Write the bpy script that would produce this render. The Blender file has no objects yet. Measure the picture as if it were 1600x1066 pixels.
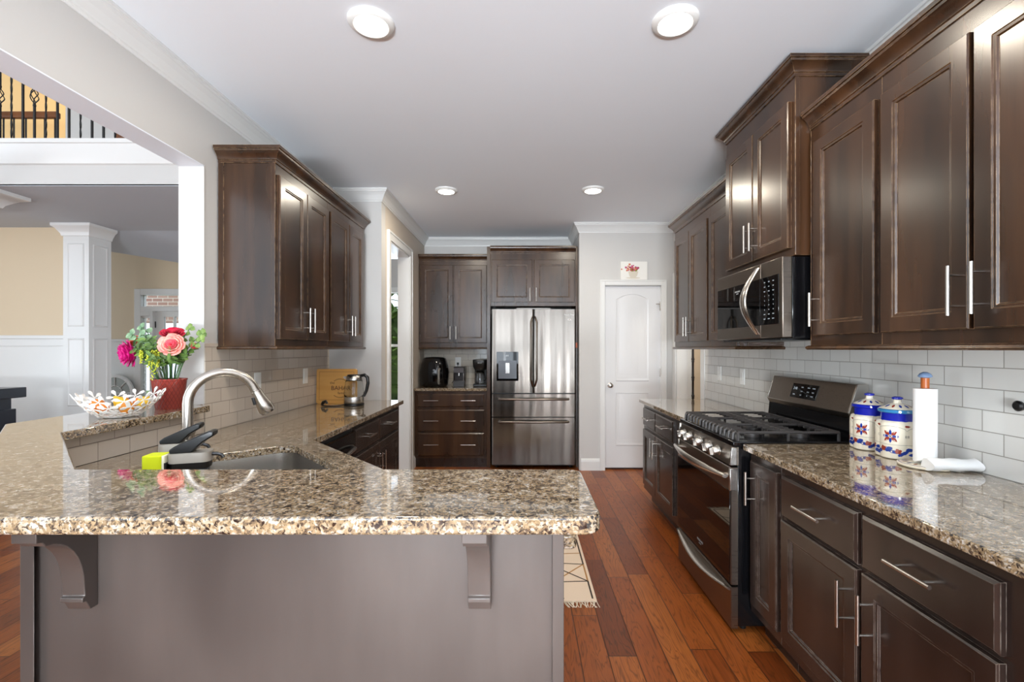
import bpy, bmesh, math, random
from mathutils import Vector, Matrix
PI = math.pi
SC = bpy.context.scene
COL = SC.collection
random.seed(7)
# ------------------------------------------------------------------ camera
cam_d = bpy.data.cameras.new('camera'); cam = bpy.data.objects.new('camera', cam_d); COL.objects.link(cam)
cam.location = (0, 0, 1.37); cam.rotation_euler = (PI/2, 0, 0)
cam_d.sensor_fit = 'HORIZONTAL'; cam_d.sensor_width = 36.0; cam_d.lens = 735/1600*36
cam_d.shift_x = -17/1600; cam_d.shift_y = 12/1600
cam_d.clip_start = 0.05; cam_d.clip_end = 200
SC.camera = cam
# ------------------------------------------------------------------ view, world, daylight
SC.view_settings.view_transform = 'Standard'; SC.view_settings.look = 'None'
SC.view_settings.gamma = 1; SC.view_settings.use_curve_mapping = False
SC.view_settings.exposure = 0.30
W = bpy.data.worlds.new('world'); SC.world = W; W.use_nodes = True
W.node_tree.nodes['Background'].inputs[0].default_value = (0.80, 0.90, 1.0, 1)
W.node_tree.nodes['Background'].inputs[1].default_value = 1.6
def area_light(name, loc, target, sx, sy, power, color=(1, 1, 1), shape='RECTANGLE', spread=None):
    d = bpy.data.lights.new(name, 'AREA'); d.shape = shape; d.size = sx; d.size_y = sy
    d.energy = power; d.color = color
    if spread: d.spread = spread
    o = bpy.data.objects.new(name, d); COL.objects.link(o); o.location = loc
    o.rotation_euler = (Vector(target)-Vector(loc)).to_track_quat('-Z', 'Y').to_euler()
    return o
DAY = (0.80, 0.90, 1.0)
# daylight entering by the windows of the wall behind the camera and of the tall living room
for wx, ww in ((-1.18, .52), (-.55, .52), (.08, .52)):
    area_light('daylight_near', (wx, -3.42, 1.45), (wx, 0, 1.45), ww, 1.85, 14, DAY)
area_light('daylight_corner', (1.55, -3.42, 1.45), (1.55, 0, 1.45), .9, 1.85, 34, DAY)
area_light('daylight_living', (-7.85, 1.2, 2.6), (0, 1.2, 2.6), 3.6, 4.0, 60, DAY)
area_light('daylight_foyer', (-5.0, -3.42, 2.9), (-5.0, 0, 2.9), 3.6, 4.2, 26, DAY)
area_light('daylight_breakfast', (-2.6, 7.5, 1.5), (-2.6, 0, 1.2), 1.4, 1.4, 30, DAY)
# added fill lights inside the windows, aimed upward to brighten the ceilings
area_light('ceiling_fill', (-.55, -3.40, .62), (-.5, -2.3, 2.78), 1.9, .5, 400, (.88, .94, 1))
area_light('living_fill', (-7.8, 1.2, .8), (-2, 1.6, 3.2), 3.4, .6, 34, (.95, .98, 1))  # second added fill, low on the living room window side

# ------------------------------------------------------------------ mesh builder
class MB:
    def __init__(self):
        self.bm = bmesh.new(); self.mi = 0; self.M = Matrix.Identity(4)
    def add(self, verts, faces):
        vs = [self.bm.verts.new(self.M @ Vector(v)) for v in verts]
        for f in faces:
            try:
                fa = self.bm.faces.new([vs[i] for i in f]); fa.material_index = self.mi
            except ValueError:
                pass
        return vs
    def box(self, x0, x1, y0, y1, z0, z1):
        self.add([(x0,y0,z0),(x1,y0,z0),(x1,y1,z0),(x0,y1,z0),(x0,y0,z1),(x1,y0,z1),(x1,y1,z1),(x0,y1,z1)],
                 [(3,2,1,0),(4,5,6,7),(0,1,5,4),(1,2,6,5),(2,3,7,6),(3,0,4,7)])
        return self
    def prism(self, poly, a, b, axis='z'):
        f = {'z': lambda p,q:(p[0],p[1],q), 'y': lambda p,q:(p[0],q,p[1]), 'x': lambda p,q:(q,p[0],p[1])}[axis]
        n = len(poly)
        self.add([f(p,a) for p in poly]+[f(p,b) for p in poly],
                 [tuple(range(n))[::-1], tuple(range(n,2*n))]+[(i,(i+1)%n,n+(i+1)%n,n+i) for i in range(n)])
        return self
    def loops(self, ls, cap0=True, cap1=True, closed=True):
        n = len(ls[0]); V = []
        for l in ls: V += list(l)
        F = []
        for k in range(len(ls)-1):
            for i in range(n if closed else n-1):
                j = (i+1) % n
                F.append((k*n+i, k*n+j, (k+1)*n+j, (k+1)*n+i))
        if cap0: F.append(tuple(range(n))[::-1])
        if cap1: F.append(tuple(range((len(ls)-1)*n, len(ls)*n)))
        self.add(V, F); return self
    def lathe(self, prof, c=(0,0,0), seg=24, cap0=True, cap1=True, lobes=0, lob=0.0):
        ls = []
        for r, z in prof:
            ls.append([(c[0]+r*(1+lob*abs(math.cos(lobes*a/2)) if lobes else r/r if r else 1)*math.cos(a) if lobes else c[0]+r*math.cos(a),
                        c[1]+r*(1+lob*abs(math.cos(lobes*a/2)))*math.sin(a) if lobes else c[1]+r*math.sin(a), c[2]+z)
                       for a in [2*PI*i/seg for i in range(seg)]])
        return self.loops(ls, cap0, cap1)
    def tube(self, pts, r, seg=10, caps=True):
        pts = [Vector(p) for p in pts]; n = len(pts)
        rs = r if isinstance(r, (list, tuple)) else [r]*n
        T = []
        for i in range(n):
            t = (pts[min(i+1,n-1)]-pts[max(i-1,0)]); T.append(t.normalized())
        up = Vector((0,0,1)) if abs(T[0].z) < .9 else Vector((1,0,0))
        u = T[0].cross(up).normalized(); ls = []
        for i in range(n):
            u = (u-T[i]*u.dot(T[i])); u = u.normalized() if u.length > 1e-6 else T[i].orthogonal().normalized()
            v = T[i].cross(u)
            ls.append([pts[i]+(u*math.cos(a)+v*math.sin(a))*rs[i] for a in [2*PI*k/seg for k in range(seg)]])
        return self.loops(ls, caps, caps)
    def cyl(self, a, b, r, seg=16): return self.tube([a, b], r, seg)
    def sphere(self, c, r, s=(1,1,1), nu=16, nv=10):
        prof = [(max(math.sin(PI*i/nv),1e-4)*r, -math.cos(PI*i/nv)*r) for i in range(nv+1)]
        ls = [[(c[0]+q*s[0]*math.cos(2*PI*k/nu), c[1]+q*s[1]*math.sin(2*PI*k/nu), c[2]+z*s[2]) for k in range(nu)] for q, z in prof]
        return self.loops(ls)
    def sweep(self, path, prof, z0=0.0, closed=False):
        n = len(path); ls = []
        def nrm(a, b):
            d = Vector((b[0]-a[0], b[1]-a[1])).normalized(); return Vector((d.y, -d.x))
        for i in range(n):
            p = Vector(path[i][:2])
            if closed or 0 < i < n-1:
                a = nrm(path[i-1], path[i]); b = nrm(path[i], path[(i+1) % n])
                m = (a+b)/max(1+a.dot(b), 1e-4)
            else:
                m = nrm(path[0], path[1]) if i == 0 else nrm(path[-2], path[-1])
            ls.append([(p.x+m.x*o, p.y+m.y*o, z0+z) for o, z in prof])
        if closed: ls.append(ls[0])
        return self.loops(ls, not closed, not closed)
    def grid(self, fn, nu, nv):
        V = [fn(i/nu, j/nv) for j in range(nv+1) for i in range(nu+1)]
        self.add(V, [(j*(nu+1)+i, j*(nu+1)+i+1, (j+1)*(nu+1)+i+1, (j+1)*(nu+1)+i) for j in range(nv) for i in range(nu)])
        return self
    def text(self, s, size, M, ext=0.0004, align='CENTER'):
        cu = bpy.data.curves.new('t', 'FONT'); cu.body = s; cu.size = size; cu.align_x = align; cu.align_y = 'CENTER'
        cu.extrude = ext; cu.resolution_u = 3
        o = bpy.data.objects.new('t', cu); COL.objects.link(o)
        me = bpy.data.meshes.new_from_object(o.evaluated_get(bpy.context.evaluated_depsgraph_get()))
        self.add([M @ v.co for v in me.vertices], [tuple(p.vertices) for p in me.polygons])
        bpy.data.objects.remove(o); bpy.data.curves.remove(cu); bpy.data.meshes.remove(me)
        return self
    def build(self, name, mats, parent=None, smooth=None, bevel=0, bseg=2, solid=0):
        bmesh.ops.recalc_face_normals(self.bm, faces=self.bm.faces)
        me = bpy.data.meshes.new(name); self.bm.to_mesh(me); self.bm.free()
        for m in (mats if isinstance(mats, (list, tuple)) else [mats]): me.materials.append(m)
        if smooth is not None:
            me.shade_smooth(); me.set_sharp_from_angle(angle=math.radians(smooth))
        o = bpy.data.objects.new(name, me); COL.objects.link(o)
        if parent: o.parent = parent
        if solid:
            s = o.modifiers.new('s', 'SOLIDIFY'); s.thickness = solid; s.offset = 0
        if bevel:
            b = o.modifiers.new('b', 'BEVEL'); b.width = bevel; b.segments = bseg; b.limit_method = 'ANGLE'; b.angle_limit = math.radians(40)
            me.shade_smooth(); me.set_sharp_from_angle(angle=math.radians(smooth or 35))
        return o
def tag(o, label, cat, group=None):
    o['label'] = label; o['category'] = cat
    if group: o['group'] = group
    return o
def thing(name, label, cat, loc=(0,0,0), rz=0, group=None):
    o = bpy.data.objects.new(name, None); o.empty_display_size = .05; COL.objects.link(o)
    o.location = loc; o.rotation_euler = (0, 0, rz)
    return tag(o, label, cat, group)
def struct(o): o['kind'] = 'structure'; return o
def copy_tree(o, parent=None):
    c = o.copy(); COL.objects.link(c); c.parent = parent
    for ch in list(o.children): copy_tree(ch, c)
    return c
def Rx(a): return Matrix.Rotation(a, 4, 'X')
def Ry(a): return Matrix.Rotation(a, 4, 'Y')
def Rz(a): return Matrix.Rotation(a, 4, 'Z')
def Tr(x, y, z): return Matrix.Translation((x, y, z))

# ------------------------------------------------------------------ materials
def new_mat(name):
    m = bpy.data.materials.new(name); m.use_nodes = True
    nt = m.node_tree; return m, nt, nt.nodes['Principled BSDF']
def nd(nt, typ, ins=None, **props):
    n = nt.nodes.new(typ)
    for k, v in props.items(): setattr(n, k, v)
    for k, v in (ins or {}).items():
        s = n.inputs[k]
        if isinstance(v, bpy.types.NodeSocket): nt.links.new(v, s)
        else: s.default_value = v
    return n
def lin(r, g, b):
    f = lambda c: (c/255/12.92 if c <= 10 else ((c/255+.055)/1.055)**2.4)
    return (f(r), f(g), f(b), 1)
def plain(name, col, rough=.5, metal=0.0, **kw):
    m, nt, b = new_mat(name)
    b.inputs['Base Color'].default_value = col; b.inputs['Roughness'].default_value = rough; b.inputs['Metallic'].default_value = metal
    for k, v in kw.items(): b.inputs[k].default_value = v
    return m
def ramp(nt, fac, stops, interp='LINEAR'):
    r = nt.nodes.new('ShaderNodeValToRGB'); r.color_ramp.interpolation = interp
    e = r.color_ramp.elements
    while len(e) > len(stops): e.remove(e[-1])
    while len(e) < len(stops): e.new(.5)
    for x, (p, c) in zip(e, stops): x.position = p; x.color = c
    nt.links.new(fac, r.inputs[0]); return r.outputs[0]
def mathn(nt, op, a, b=None, c=None):
    n = nt.nodes.new('ShaderNodeMath'); n.operation = op
    for i, v in enumerate((a, b, c)):
        if v is None: continue
        if isinstance(v, bpy.types.NodeSocket): nt.links.new(v, n.inputs[i])
        else: n.inputs[i].default_value = v
    return n.outputs[0]
def mix(nt, fac, a, b, blend='MIX'):
    n = nt.nodes.new('ShaderNodeMix'); n.data_type = 'RGBA'; n.blend_type = blend
    for s, v in ((n.inputs[0], fac), (n.inputs[6], a), (n.inputs[7], b)):
        if isinstance(v, bpy.types.NodeSocket): nt.links.new(v, s)
        else: s.default_value = v
    return n.outputs[2]
def painted(name, col, rough=.55, bump=.03):
    m, nt, b = new_mat(name); b.inputs['Base Color'].default_value = col; b.inputs['Roughness'].default_value = rough
    tc = nd(nt, 'ShaderNodeTexCoord'); no = nd(nt, 'ShaderNodeTexNoise', {'Vector': tc.outputs['Object'], 'Scale': 160.0, 'Detail': 2.0})
    bp = nd(nt, 'ShaderNodeBump', {'Height': no.outputs[0], 'Strength': bump, 'Distance': .002}); nt.links.new(bp.outputs[0], b.inputs['Normal'])
    return m
def wood(name, dark, light, worn, rough=.32, wear=.5, scale=(9, 9, 1.2)):
    """stained cabinet wood: vertical figure, blotchy stain, and rubbed lighter arrises"""
    m, nt, b = new_mat(name)
    tc = nd(nt, 'ShaderNodeTexCoord'); mp = nd(nt, 'ShaderNodeMapping', {'Vector': tc.outputs['Object'], 'Scale': scale})
    n1 = nd(nt, 'ShaderNodeTexNoise', {'Vector': mp.outputs[0], 'Scale': .7, 'Detail': 3.0, 'Roughness': .5})
    mp2 = nd(nt, 'ShaderNodeMapping', {'Vector': tc.outputs['Object'], 'Scale': (scale[0]*12, scale[1]*12, scale[2]*4)})
    n2 = nd(nt, 'ShaderNodeTexNoise', {'Vector': mp2.outputs[0], 'Scale': 1.0, 'Detail': 4.0})
    c = ramp(nt, n1.outputs[0], [(.32, dark), (.68, light)])
    c = mix(nt, mathn(nt, 'MULTIPLY', n2.outputs[0], .30), c, dark)
    bv = nd(nt, 'ShaderNodeBevel', {'Radius': .0032}, samples=4)
    ge = nd(nt, 'ShaderNodeNewGeometry')
    dt = nd(nt, 'ShaderNodeVectorMath', {0: bv.outputs[0], 1: ge.outputs['True Normal']}, operation='DOT_PRODUCT')
    e = ramp(nt, dt.outputs['Value'], [(.78, (1,1,1,1)), (.97, (0,0,0,1))])
    n3 = nd(nt, 'ShaderNodeTexNoise', {'Vector': tc.outputs['Object'], 'Scale': 26.0, 'Detail': 3.0})
    wv = mathn(nt, 'MULTIPLY', ramp(nt, n3.outputs[0], [(.36, (0,0,0,1)), (.58, (1,1,1,1))]), wear)
    c = mix(nt, mathn(nt, 'MULTIPLY', e, wv), c, worn)
    nt.links.new(c, b.inputs['Base Color']); b.inputs['Roughness'].default_value = rough
    b.inputs['Coat Weight'].default_value = .2; b.inputs['Coat Roughness'].default_value = .22
    return m
def granite(name):
    m, nt, b = new_mat(name)
    tc = nd(nt, 'ShaderNodeTexCoord'); P = tc.outputs['Object']
    nw = nd(nt, 'ShaderNodeTexNoise', {'Vector': P, 'Scale': 55.0, 'Detail': 3.0})
    pv = mix(nt, .018, P, nw.outputs['Color'], 'ADD')
    v1 = nd(nt, 'ShaderNodeTexVoronoi', {'Vector': pv, 'Scale': 190.0})
    r1 = nd(nt, 'ShaderNodeSeparateColor', {'Color': v1.outputs['Color']}).outputs[0]
    n1 = nd(nt, 'ShaderNodeTexNoise', {'Vector': P, 'Scale': 42.0, 'Detail': 5.0, 'Roughness': .65}).outputs[0]
    k = mathn(nt, 'ADD', mathn(nt, 'MULTIPLY', r1, .62), mathn(nt, 'MULTIPLY', mathn(nt, 'SUBTRACT', n1, .38), 1.5))
    c = ramp(nt, k, [(0.0, lin(24,21,20)), (.16, lin(44,38,34)), (.25, lin(84,73,62)), (.38, lin(130,110,84)), (.58, lin(158,136,104)), (.80, lin(176,166,152)), (.98, lin(205,202,197))])
    v2 = nd(nt, 'ShaderNodeTexVoronoi', {'Vector': pv, 'Scale': 330.0})
    r2 = nd(nt, 'ShaderNodeSeparateColor', {'Color': v2.outputs['Color']}).outputs[1]
    f2 = ramp(nt, r2, [(.0, (.7,.7,.7,1)), (.10, (0,0,0,1))], 'CONSTANT')
    c = mix(nt, f2, c, lin(46, 41, 38))
    nt.links.new(c, b.inputs['Base Color']); b.inputs['Roughness'].default_value = .05
    b.inputs['IOR'].default_value = 1.7; b.inputs['Coat Weight'].default_value = .6; b.inputs['Coat Roughness'].default_value = .02
    return m
def tile(name, axis, col, grout, w=.155, h=.0775, z0=.914, off=0.0, rough=.07):
    m, nt, b = new_mat(name)
    tc = nd(nt, 'ShaderNodeTexCoord'); s = nd(nt, 'ShaderNodeSeparateXYZ', {0: tc.outputs['Object']})
    u = mathn(nt, 'ADD', s.outputs[axis], off + 10*w); v = mathn(nt, 'SUBTRACT', s.outputs[2], z0 - 20*h)
    cv = nd(nt, 'ShaderNodeCombineXYZ', {0: u, 1: v})
    br = nd(nt, 'ShaderNodeTexBrick', {'Vector': cv.outputs[0], 'Color1': col[0], 'Color2': col[1], 'Mortar': grout, 'Scale': 1.0, 'Mortar Size': .0018,
        'Mortar Smooth': .15, 'Bias': 0.0, 'Brick Width': w, 'Row Height': h}, offset=.5)
    nt.links.new(br.outputs['Color'], b.inputs['Base Color'])
    no = nd(nt, 'ShaderNodeTexNoise', {'Vector': tc.outputs['Object'], 'Scale': 9.0, 'Detail': 1.0})
    hh = mathn(nt, 'ADD', mathn(nt, 'MULTIPLY', br.outputs['Fac'], -1.0), mathn(nt, 'MULTIPLY', no.outputs[0], 1.2))
    bp = nd(nt, 'ShaderNodeBump', {'Height': hh, 'Strength': .5, 'Distance': .0016}); nt.links.new(bp.outputs[0], b.inputs['Normal'])
    nt.links.new(mathn(nt, 'ADD', mathn(nt, 'MULTIPLY', br.outputs['Fac'], .6), rough), b.inputs['Roughness'])
    return m
def plank_floor(name):
    m, nt, b = new_mat(name)
    tc = nd(nt, 'ShaderNodeTexCoord'); s = nd(nt, 'ShaderNodeSeparateXYZ', {0: tc.outputs['Object']})
    PW, PL = .127, .95
    xr = mathn(nt, 'DIVIDE', s.outputs[0], PW); row = mathn(nt, 'FLOOR', xr); fx = mathn(nt, 'FRACT', xr)
    ro = nd(nt, 'ShaderNodeTexWhiteNoise', {'W': row}, noise_dimensions='1D').outputs['Value']
    yr = mathn(nt, 'ADD', mathn(nt, 'DIVIDE', s.outputs[1], PL), mathn(nt, 'MULTIPLY', ro, 7.3))
    pl = mathn(nt, 'FLOOR', yr); fy = mathn(nt, 'FRACT', yr)
    idv = nd(nt, 'ShaderNodeCombineXYZ', {0: row, 1: pl})
    wn = nd(nt, 'ShaderNodeTexWhiteNoise', {'Vector': idv.outputs[0]}, noise_dimensions='2D')
    base = ramp(nt, wn.outputs['Value'], [(0, lin(112,55,22)), (.3, lin(140,71,26)), (.6, lin(156,84,33)), (1, lin(174,103,47))])
    # figure of the wood, shifted for each board
    sh = mathn(nt, 'MULTIPLY', wn.outputs['Value'], 37.0)
    gv = nd(nt, 'ShaderNodeCombineXYZ', {0: mathn(nt, 'MULTIPLY', s.outputs[0], 15.0), 1: mathn(nt, 'ADD', mathn(nt, 'MULTIPLY', s.outputs[1], 1.5), sh), 2: sh})
    g1 = nd(nt, 'ShaderNodeTexNoise', {'Vector': gv.outputs[0], 'Scale': 1.0, 'Detail': 3.0, 'Roughness': .5, 'Distortion': .6}).outputs[0]
    ring = mathn(nt, 'FRACT', mathn(nt, 'MULTIPLY', g1, 13.0))
    gr = ramp(nt, ring, [(0, (.36,.36,.36,1)), (.22, (1,1,1,1)), (.85, (.92,.92,.92,1)), (1, (.36,.36,.36,1))])
    gv2 = nd(nt, 'ShaderNodeCombineXYZ', {0: mathn(nt, 'MULTIPLY', s.outputs[0], 300.0), 1: mathn(nt, 'MULTIPLY', s.outputs[1], 9.0), 2: sh})
    g2 = nd(nt, 'ShaderNodeTexNoise', {'Vector': gv2.outputs[0], 'Scale': 1.0, 'Detail': 3.0}).outputs[0]
    gr2 = ramp(nt, g2, [(.3, (.72,.72,.72,1)), (.6, (1,1,1,1))])
    c = mix(nt, .85, base, mix(nt, 1.0, base, gr, 'MULTIPLY')); c = mix(nt, 1.0, c, gr2, 'MULTIPLY')
    n4 = nd(nt, 'ShaderNodeTexNoise', {'Vector': tc.outputs['Object'], 'Scale': 3.0, 'Detail': 3.0}).outputs[0]
    c = mix(nt, ramp(nt, n4, [(.35, (0,0,0,1)), (.75, (.4,.4,.4,1))]), c, lin(110, 48, 16))
    dx = mathn(nt, 'MULTIPLY', mathn(nt, 'MINIMUM', fx, mathn(nt, 'SUBTRACT', 1.0, fx)), PW)
    dy = mathn(nt, 'MULTIPLY', mathn(nt, 'MINIMUM', fy, mathn(nt, 'SUBTRACT', 1.0, fy)), PL)
    d = mathn(nt, 'MINIMUM', dx, dy)
    seam = ramp(nt, d, [(.0, (0,0,0,1)), (.0022, (1,1,1,1))])
    c = mix(nt, seam, lin(40, 20, 12), c)
    nt.links.new(c, b.inputs['Base Color'])
    bp = nd(nt, 'ShaderNodeBump', {'Height': mathn(nt, 'ADD', seam, mathn(nt, 'MULTIPLY', g2, .25)), 'Strength': .35, 'Distance': .0015}); nt.links.new(bp.outputs[0], b.inputs['Normal'])
    nt.links.new(mathn(nt, 'ADD', mathn(nt, 'MULTIPLY', g2, .18), .24), b.inputs['Roughness']); b.inputs['Specular IOR Level'].default_value = .3
    return m
def brushed(name, col, rough=.28, axis=(1, 1, 60), amt=.16, metal=1.0):
    m, nt, b = new_mat(name)
    tc = nd(nt, 'ShaderNodeTexCoord'); mp = nd(nt, 'ShaderNodeMapping', {'Vector': tc.outputs['Object'], 'Scale': axis})
    no = nd(nt, 'ShaderNodeTexNoise', {'Vector': mp.outputs[0], 'Scale': 6.0, 'Detail': 3.0}).outputs[0]
    nt.links.new(mathn(nt, 'ADD', mathn(nt, 'MULTIPLY', no, amt), rough-amt/2), b.inputs['Roughness'])
    nt.links.new(mix(nt, mathn(nt, 'MULTIPLY', no, .3), col, (col[0]*.7, col[1]*.7, col[2]*.7, 1)), b.inputs['Base Color'])
    b.inputs['Metallic'].default_value = metal
    return m
def glass(name, col=(1,1,1,1), rough=0.0, ior=1.45):
    m, nt, b = new_mat(name)
    b.inputs['Base Color'].default_value = col; b.inputs['Roughness'].default_value = rough
    b.inputs['Transmission Weight'].default_value = 1.0; b.inputs['IOR'].default_value = ior
    return m
def emit(name, col, st):
    m, nt, b = new_mat(name); b.inputs['Base Color'].default_value = col
    b.inputs['Emission Color'].default_value = col; b.inputs['Emission Strength'].default_value = st
    return m
M_UP = wood('cabinet_wood', lin(36,23,15), lin(80,53,33), lin(186,152,112), .27, 1.0)
M_LOW = wood('cabinet_wood_dark', lin(32,24,21), lin(58,43,36), lin(168,158,146), .25, 1.0)
M_PANEL = wood('cabinet_wood_panel', lin(52,46,43), lin(96,87,82), lin(150,140,130), .30, .25, (2.4, 2.4, 1.3))  # pale grey mottling puts a blotchy sheen into the panel colour
M_GRAN = granite('granite')
M_WALL = painted('wall_paint', lin(203,201,198)); M_WALLD = painted('wall_paint_side', lin(205,194,180))
M_TAN = painted('tan_paint', lin(216,197,168)); M_CEIL = painted('ceiling_paint', lin(241,246,252), .8, .05)
M_TRIM = painted('white_trim', lin(226,226,224), .3, .004); M_DOOR = painted('white_door_paint', lin(222,222,223), .32, .01)
M_BEIGE = painted('beige_door_paint', lin(206,188,164), .4, .01)
M_FLOOR = plank_floor('hickory_planks')
M_TILER = tile('subway_tile_right', 1, (lin(218,217,212), lin(211,210,205)), lin(150,146,138), off=.06)
M_TILEL = tile('subway_tile_left', 1, (lin(206,194,180), lin(196,184,170)), lin(146,134,122), off=.03)
M_TILEB = tile('subway_tile_back', 0, (lin(214,206,192), lin(206,198,184)), lin(150,140,128))
M_STEEL = plain('stainless_steel', lin(186,183,178), .27, 1.0); M_STEELV = brushed('stainless_door', lin(114,108,102), .20, (90, 90, .6), .08)
_nt = M_STEELV.node_tree; _tc = nd(_nt, 'ShaderNodeTexCoord'); _mp = nd(_nt, 'ShaderNodeMapping', {'Vector': _tc.outputs['Object'], 'Scale': (4.0, 1, .28)})
_no = nd(_nt, 'ShaderNodeTexNoise', {'Vector': _mp.outputs[0], 'Scale': 1.6, 'Detail': 1.0}); _bp = nd(_nt, 'ShaderNodeBump', {'Height': _no.outputs[0], 'Strength': .55, 'Distance': .03})
_nt.links.new(_bp.outputs[0], _nt.nodes['Principled BSDF'].inputs['Normal'])
M_BSTEEL = brushed('dark_stainless', lin(138,128,118), .30, (60, 1, 60))
M_NICK = plain('brushed_nickel', lin(196,190,182), .26, 1.0); M_CHROME = plain('chrome', lin(225,225,228), .08, 1.0)
M_BLACK = plain('black_plastic', lin(17,17,18), .28); M_BGLOSS = plain('black_glass', lin(8,8,9), .03, 0, IOR=1.5)
M_IRON = plain('cast_iron', lin(58,55,54), .42); M_ENAM = plain('black_enamel', lin(14,14,16), .12)
M_WHITEP = plain('white_plastic', lin(240,240,236), .3); M_TOE = plain('toe_kick_black', lin(26,22,22), .5)
M_GLASS = glass('clear_glass'); M_PAPER = plain('paper_towel', lin(244,244,242), .9)
M_LENS = emit('lamp_lens', (1, .96, .88, 1), 9.0); M_DISPLAY = emit('display_text', (.5, .55, .6, 1), .12)
M_SATIN = plain('satin_steel', lin(186,180,170), .4, .55)
M_WROUGHT = plain('wrought_iron', lin(22,20,20), .5); M_BROWNW = wood('stained_rail_wood', lin(96,52,22), lin(132,76,34), lin(150,96,50), .3, .1)

# ------------------------------------------------------------------ room shell
CZ = 2.78; XR = 1.69; XL = -1.73; YB = 6.0
def wall(name, mat, *boxes, bevel=0):
    mb = MB()
    for b in boxes: mb.box(*b)
    return struct(mb.build(name, mat, bevel=bevel))
struct(MB().box(-8.3, 3.5, -3.7, 8.0, -.06, 0).build('floor', M_FLOOR))
mb = MB(); mb.box(-1.86, 3.5, -3.7, 8.0, CZ, CZ+.1); struct(mb.build('ceiling', M_CEIL))
wall('wall_right', M_WALL, (XR, XR+.12, -3.6, 4.44, 0, CZ), (XR, XR+.12, 4.44, 5.18, 2.12, CZ), (XR, XR+.12, 5.18, 5.3, 0, CZ))
wall('wall_pantry', M_WALL, (.635, .905, 5.3, 5.42, 0, CZ), (1.575, 3.2, 5.3, 5.42, 0, CZ), (.905, 1.575, 5.3, 5.42, 2.10, CZ), (.905, 1.575, 5.415, 5.42, 0, 2.10),
     (.635, .70, 5.42, YB, 0, CZ))
wall('wall_back', M_WALL, (-1.377, .70, YB, YB+.12, 0, CZ))
wall('wall_doorway', M_WALLD, (-1.377, -1.257, 4.30, 4.43, 0, CZ), (-1.377, -1.257, 4.43, 5.20, 2.39, CZ), (-1.377, -1.257, 5.20, YB, 0, CZ))
wall('wall_return', M_WALL, (-1.86, -1.257, 4.18, 4.30, 0, CZ))
wall('wall_left', M_WALL, (-1.86, XL, 2.55, 4.18, 0, CZ), (-1.86, XL, -3.6, 2.55, 2.363, CZ))
wall('wall_near', M_WALL, (-8.2, -6.8, -3.62, -3.5, 0, 5.7), (-3.2, -1.5, -3.62, -3.5, 0, 5.7), (.4, 1.05, -3.62, -3.5, 0, CZ), (2.05, 3.4, -3.62, -3.5, 0, CZ),
     (-6.8, -3.2, -3.62, -3.5, 0, .75), (-6.8, -3.2, -3.62, -3.5, 5.05, 5.7), (-1.5, 2.05, -3.62, -3.5, 0, .48), (-1.5, 2.05, -3.62, -3.5, 2.42, CZ), (-1.86, -1.5, -3.62, -3.5, CZ, 5.7))
wall('wall_living', M_TAN, (-8.2, -8.08, -3.6, -.6, 0, 5.7), (-8.2, -8.08, 3.0, 5.45, 0, 5.7), (-8.2, -8.08, -.6, 3.0, 0, .55), (-8.2, -8.08, -.6, 3.0, 4.65, 5.7))
wall('wall_living_upper', M_WALL, (-1.86, -1.80, -3.6, 7.6, CZ+.1, 5.7))
wall('ceiling_living', M_CEIL, (-8.2, -1.8, -3.6, 8.0, 5.7, 5.8))
# window frames behind the camera
k = 0
for (x0, x1, z0, z1) in ((-1.5, .4, .48, 2.42), (1.05, 2.05, .48, 2.42), (-6.8, -3.2, .75, 5.05)):
    k += 1; mb = MB()
    mb.box(x0-.08, x0, -3.5, -3.47, z0-.08, z1+.08).box(x1, x1+.08, -3.5, -3.47, z0-.08, z1+.08).box(x0, x1, -3.5, -3.47, z1, z1+.08).box(x0, x1, -3.5, -3.46, z0-.08, z0)
    n = max(1, round((x1-x0)/.9))
    for i in range(1, n): mb.box(x0+(x1-x0)*i/n-.03, x0+(x1-x0)*i/n+.03, -3.52, -3.46, z0, z1)
    mb.box(x0, x1, -3.52, -3.46, (z0+z1)/2-.025, (z0+z1)/2+.025)
    struct(mb.build('window_%d' % k, M_TRIM))
# crown moulding round the kitchen
CROWN = [(0,-.105),(.007,-.105),(.009,-.094),(.015,-.09),(.018,-.082),(.034,-.052),(.052,-.03),(.058,-.026),(.060,-.016),(.068,-.014),(.068,0),(0,0)]
struct(MB().sweep([(XL,-3.5),(XL,4.18),(-1.257,4.18),(-1.257,YB),(.635,YB),(.635,5.3),(XR,5.3),(XR,-3.5)], CROWN, CZ).build('trim_1', M_TRIM))
BASEB = [(0,0),(.016,0),(.016,.10),(.012,.118),(.005,.128),(0,.135)]
struct(MB().sweep([(.655,5.3),(.868,5.3)], BASEB).build('baseboard_pantry', M_TRIM))
struct(MB().sweep([(-1.257,5.28),(-1.257,5.45)], BASEB).build('baseboard_doorway', M_TRIM))
# opening jamb and soffit lining of the pass-through
struct(MB().box(-1.864, -1.726, 2.546, 2.552, 1.07, 2.36).build('trim_13', M_WALL))
struct(MB().box(-1.864, -1.726, -3.5, 2.55, 2.358, 2.3635).build('trim_2', painted('soffit_white', lin(234,238,246), .5)))
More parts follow.
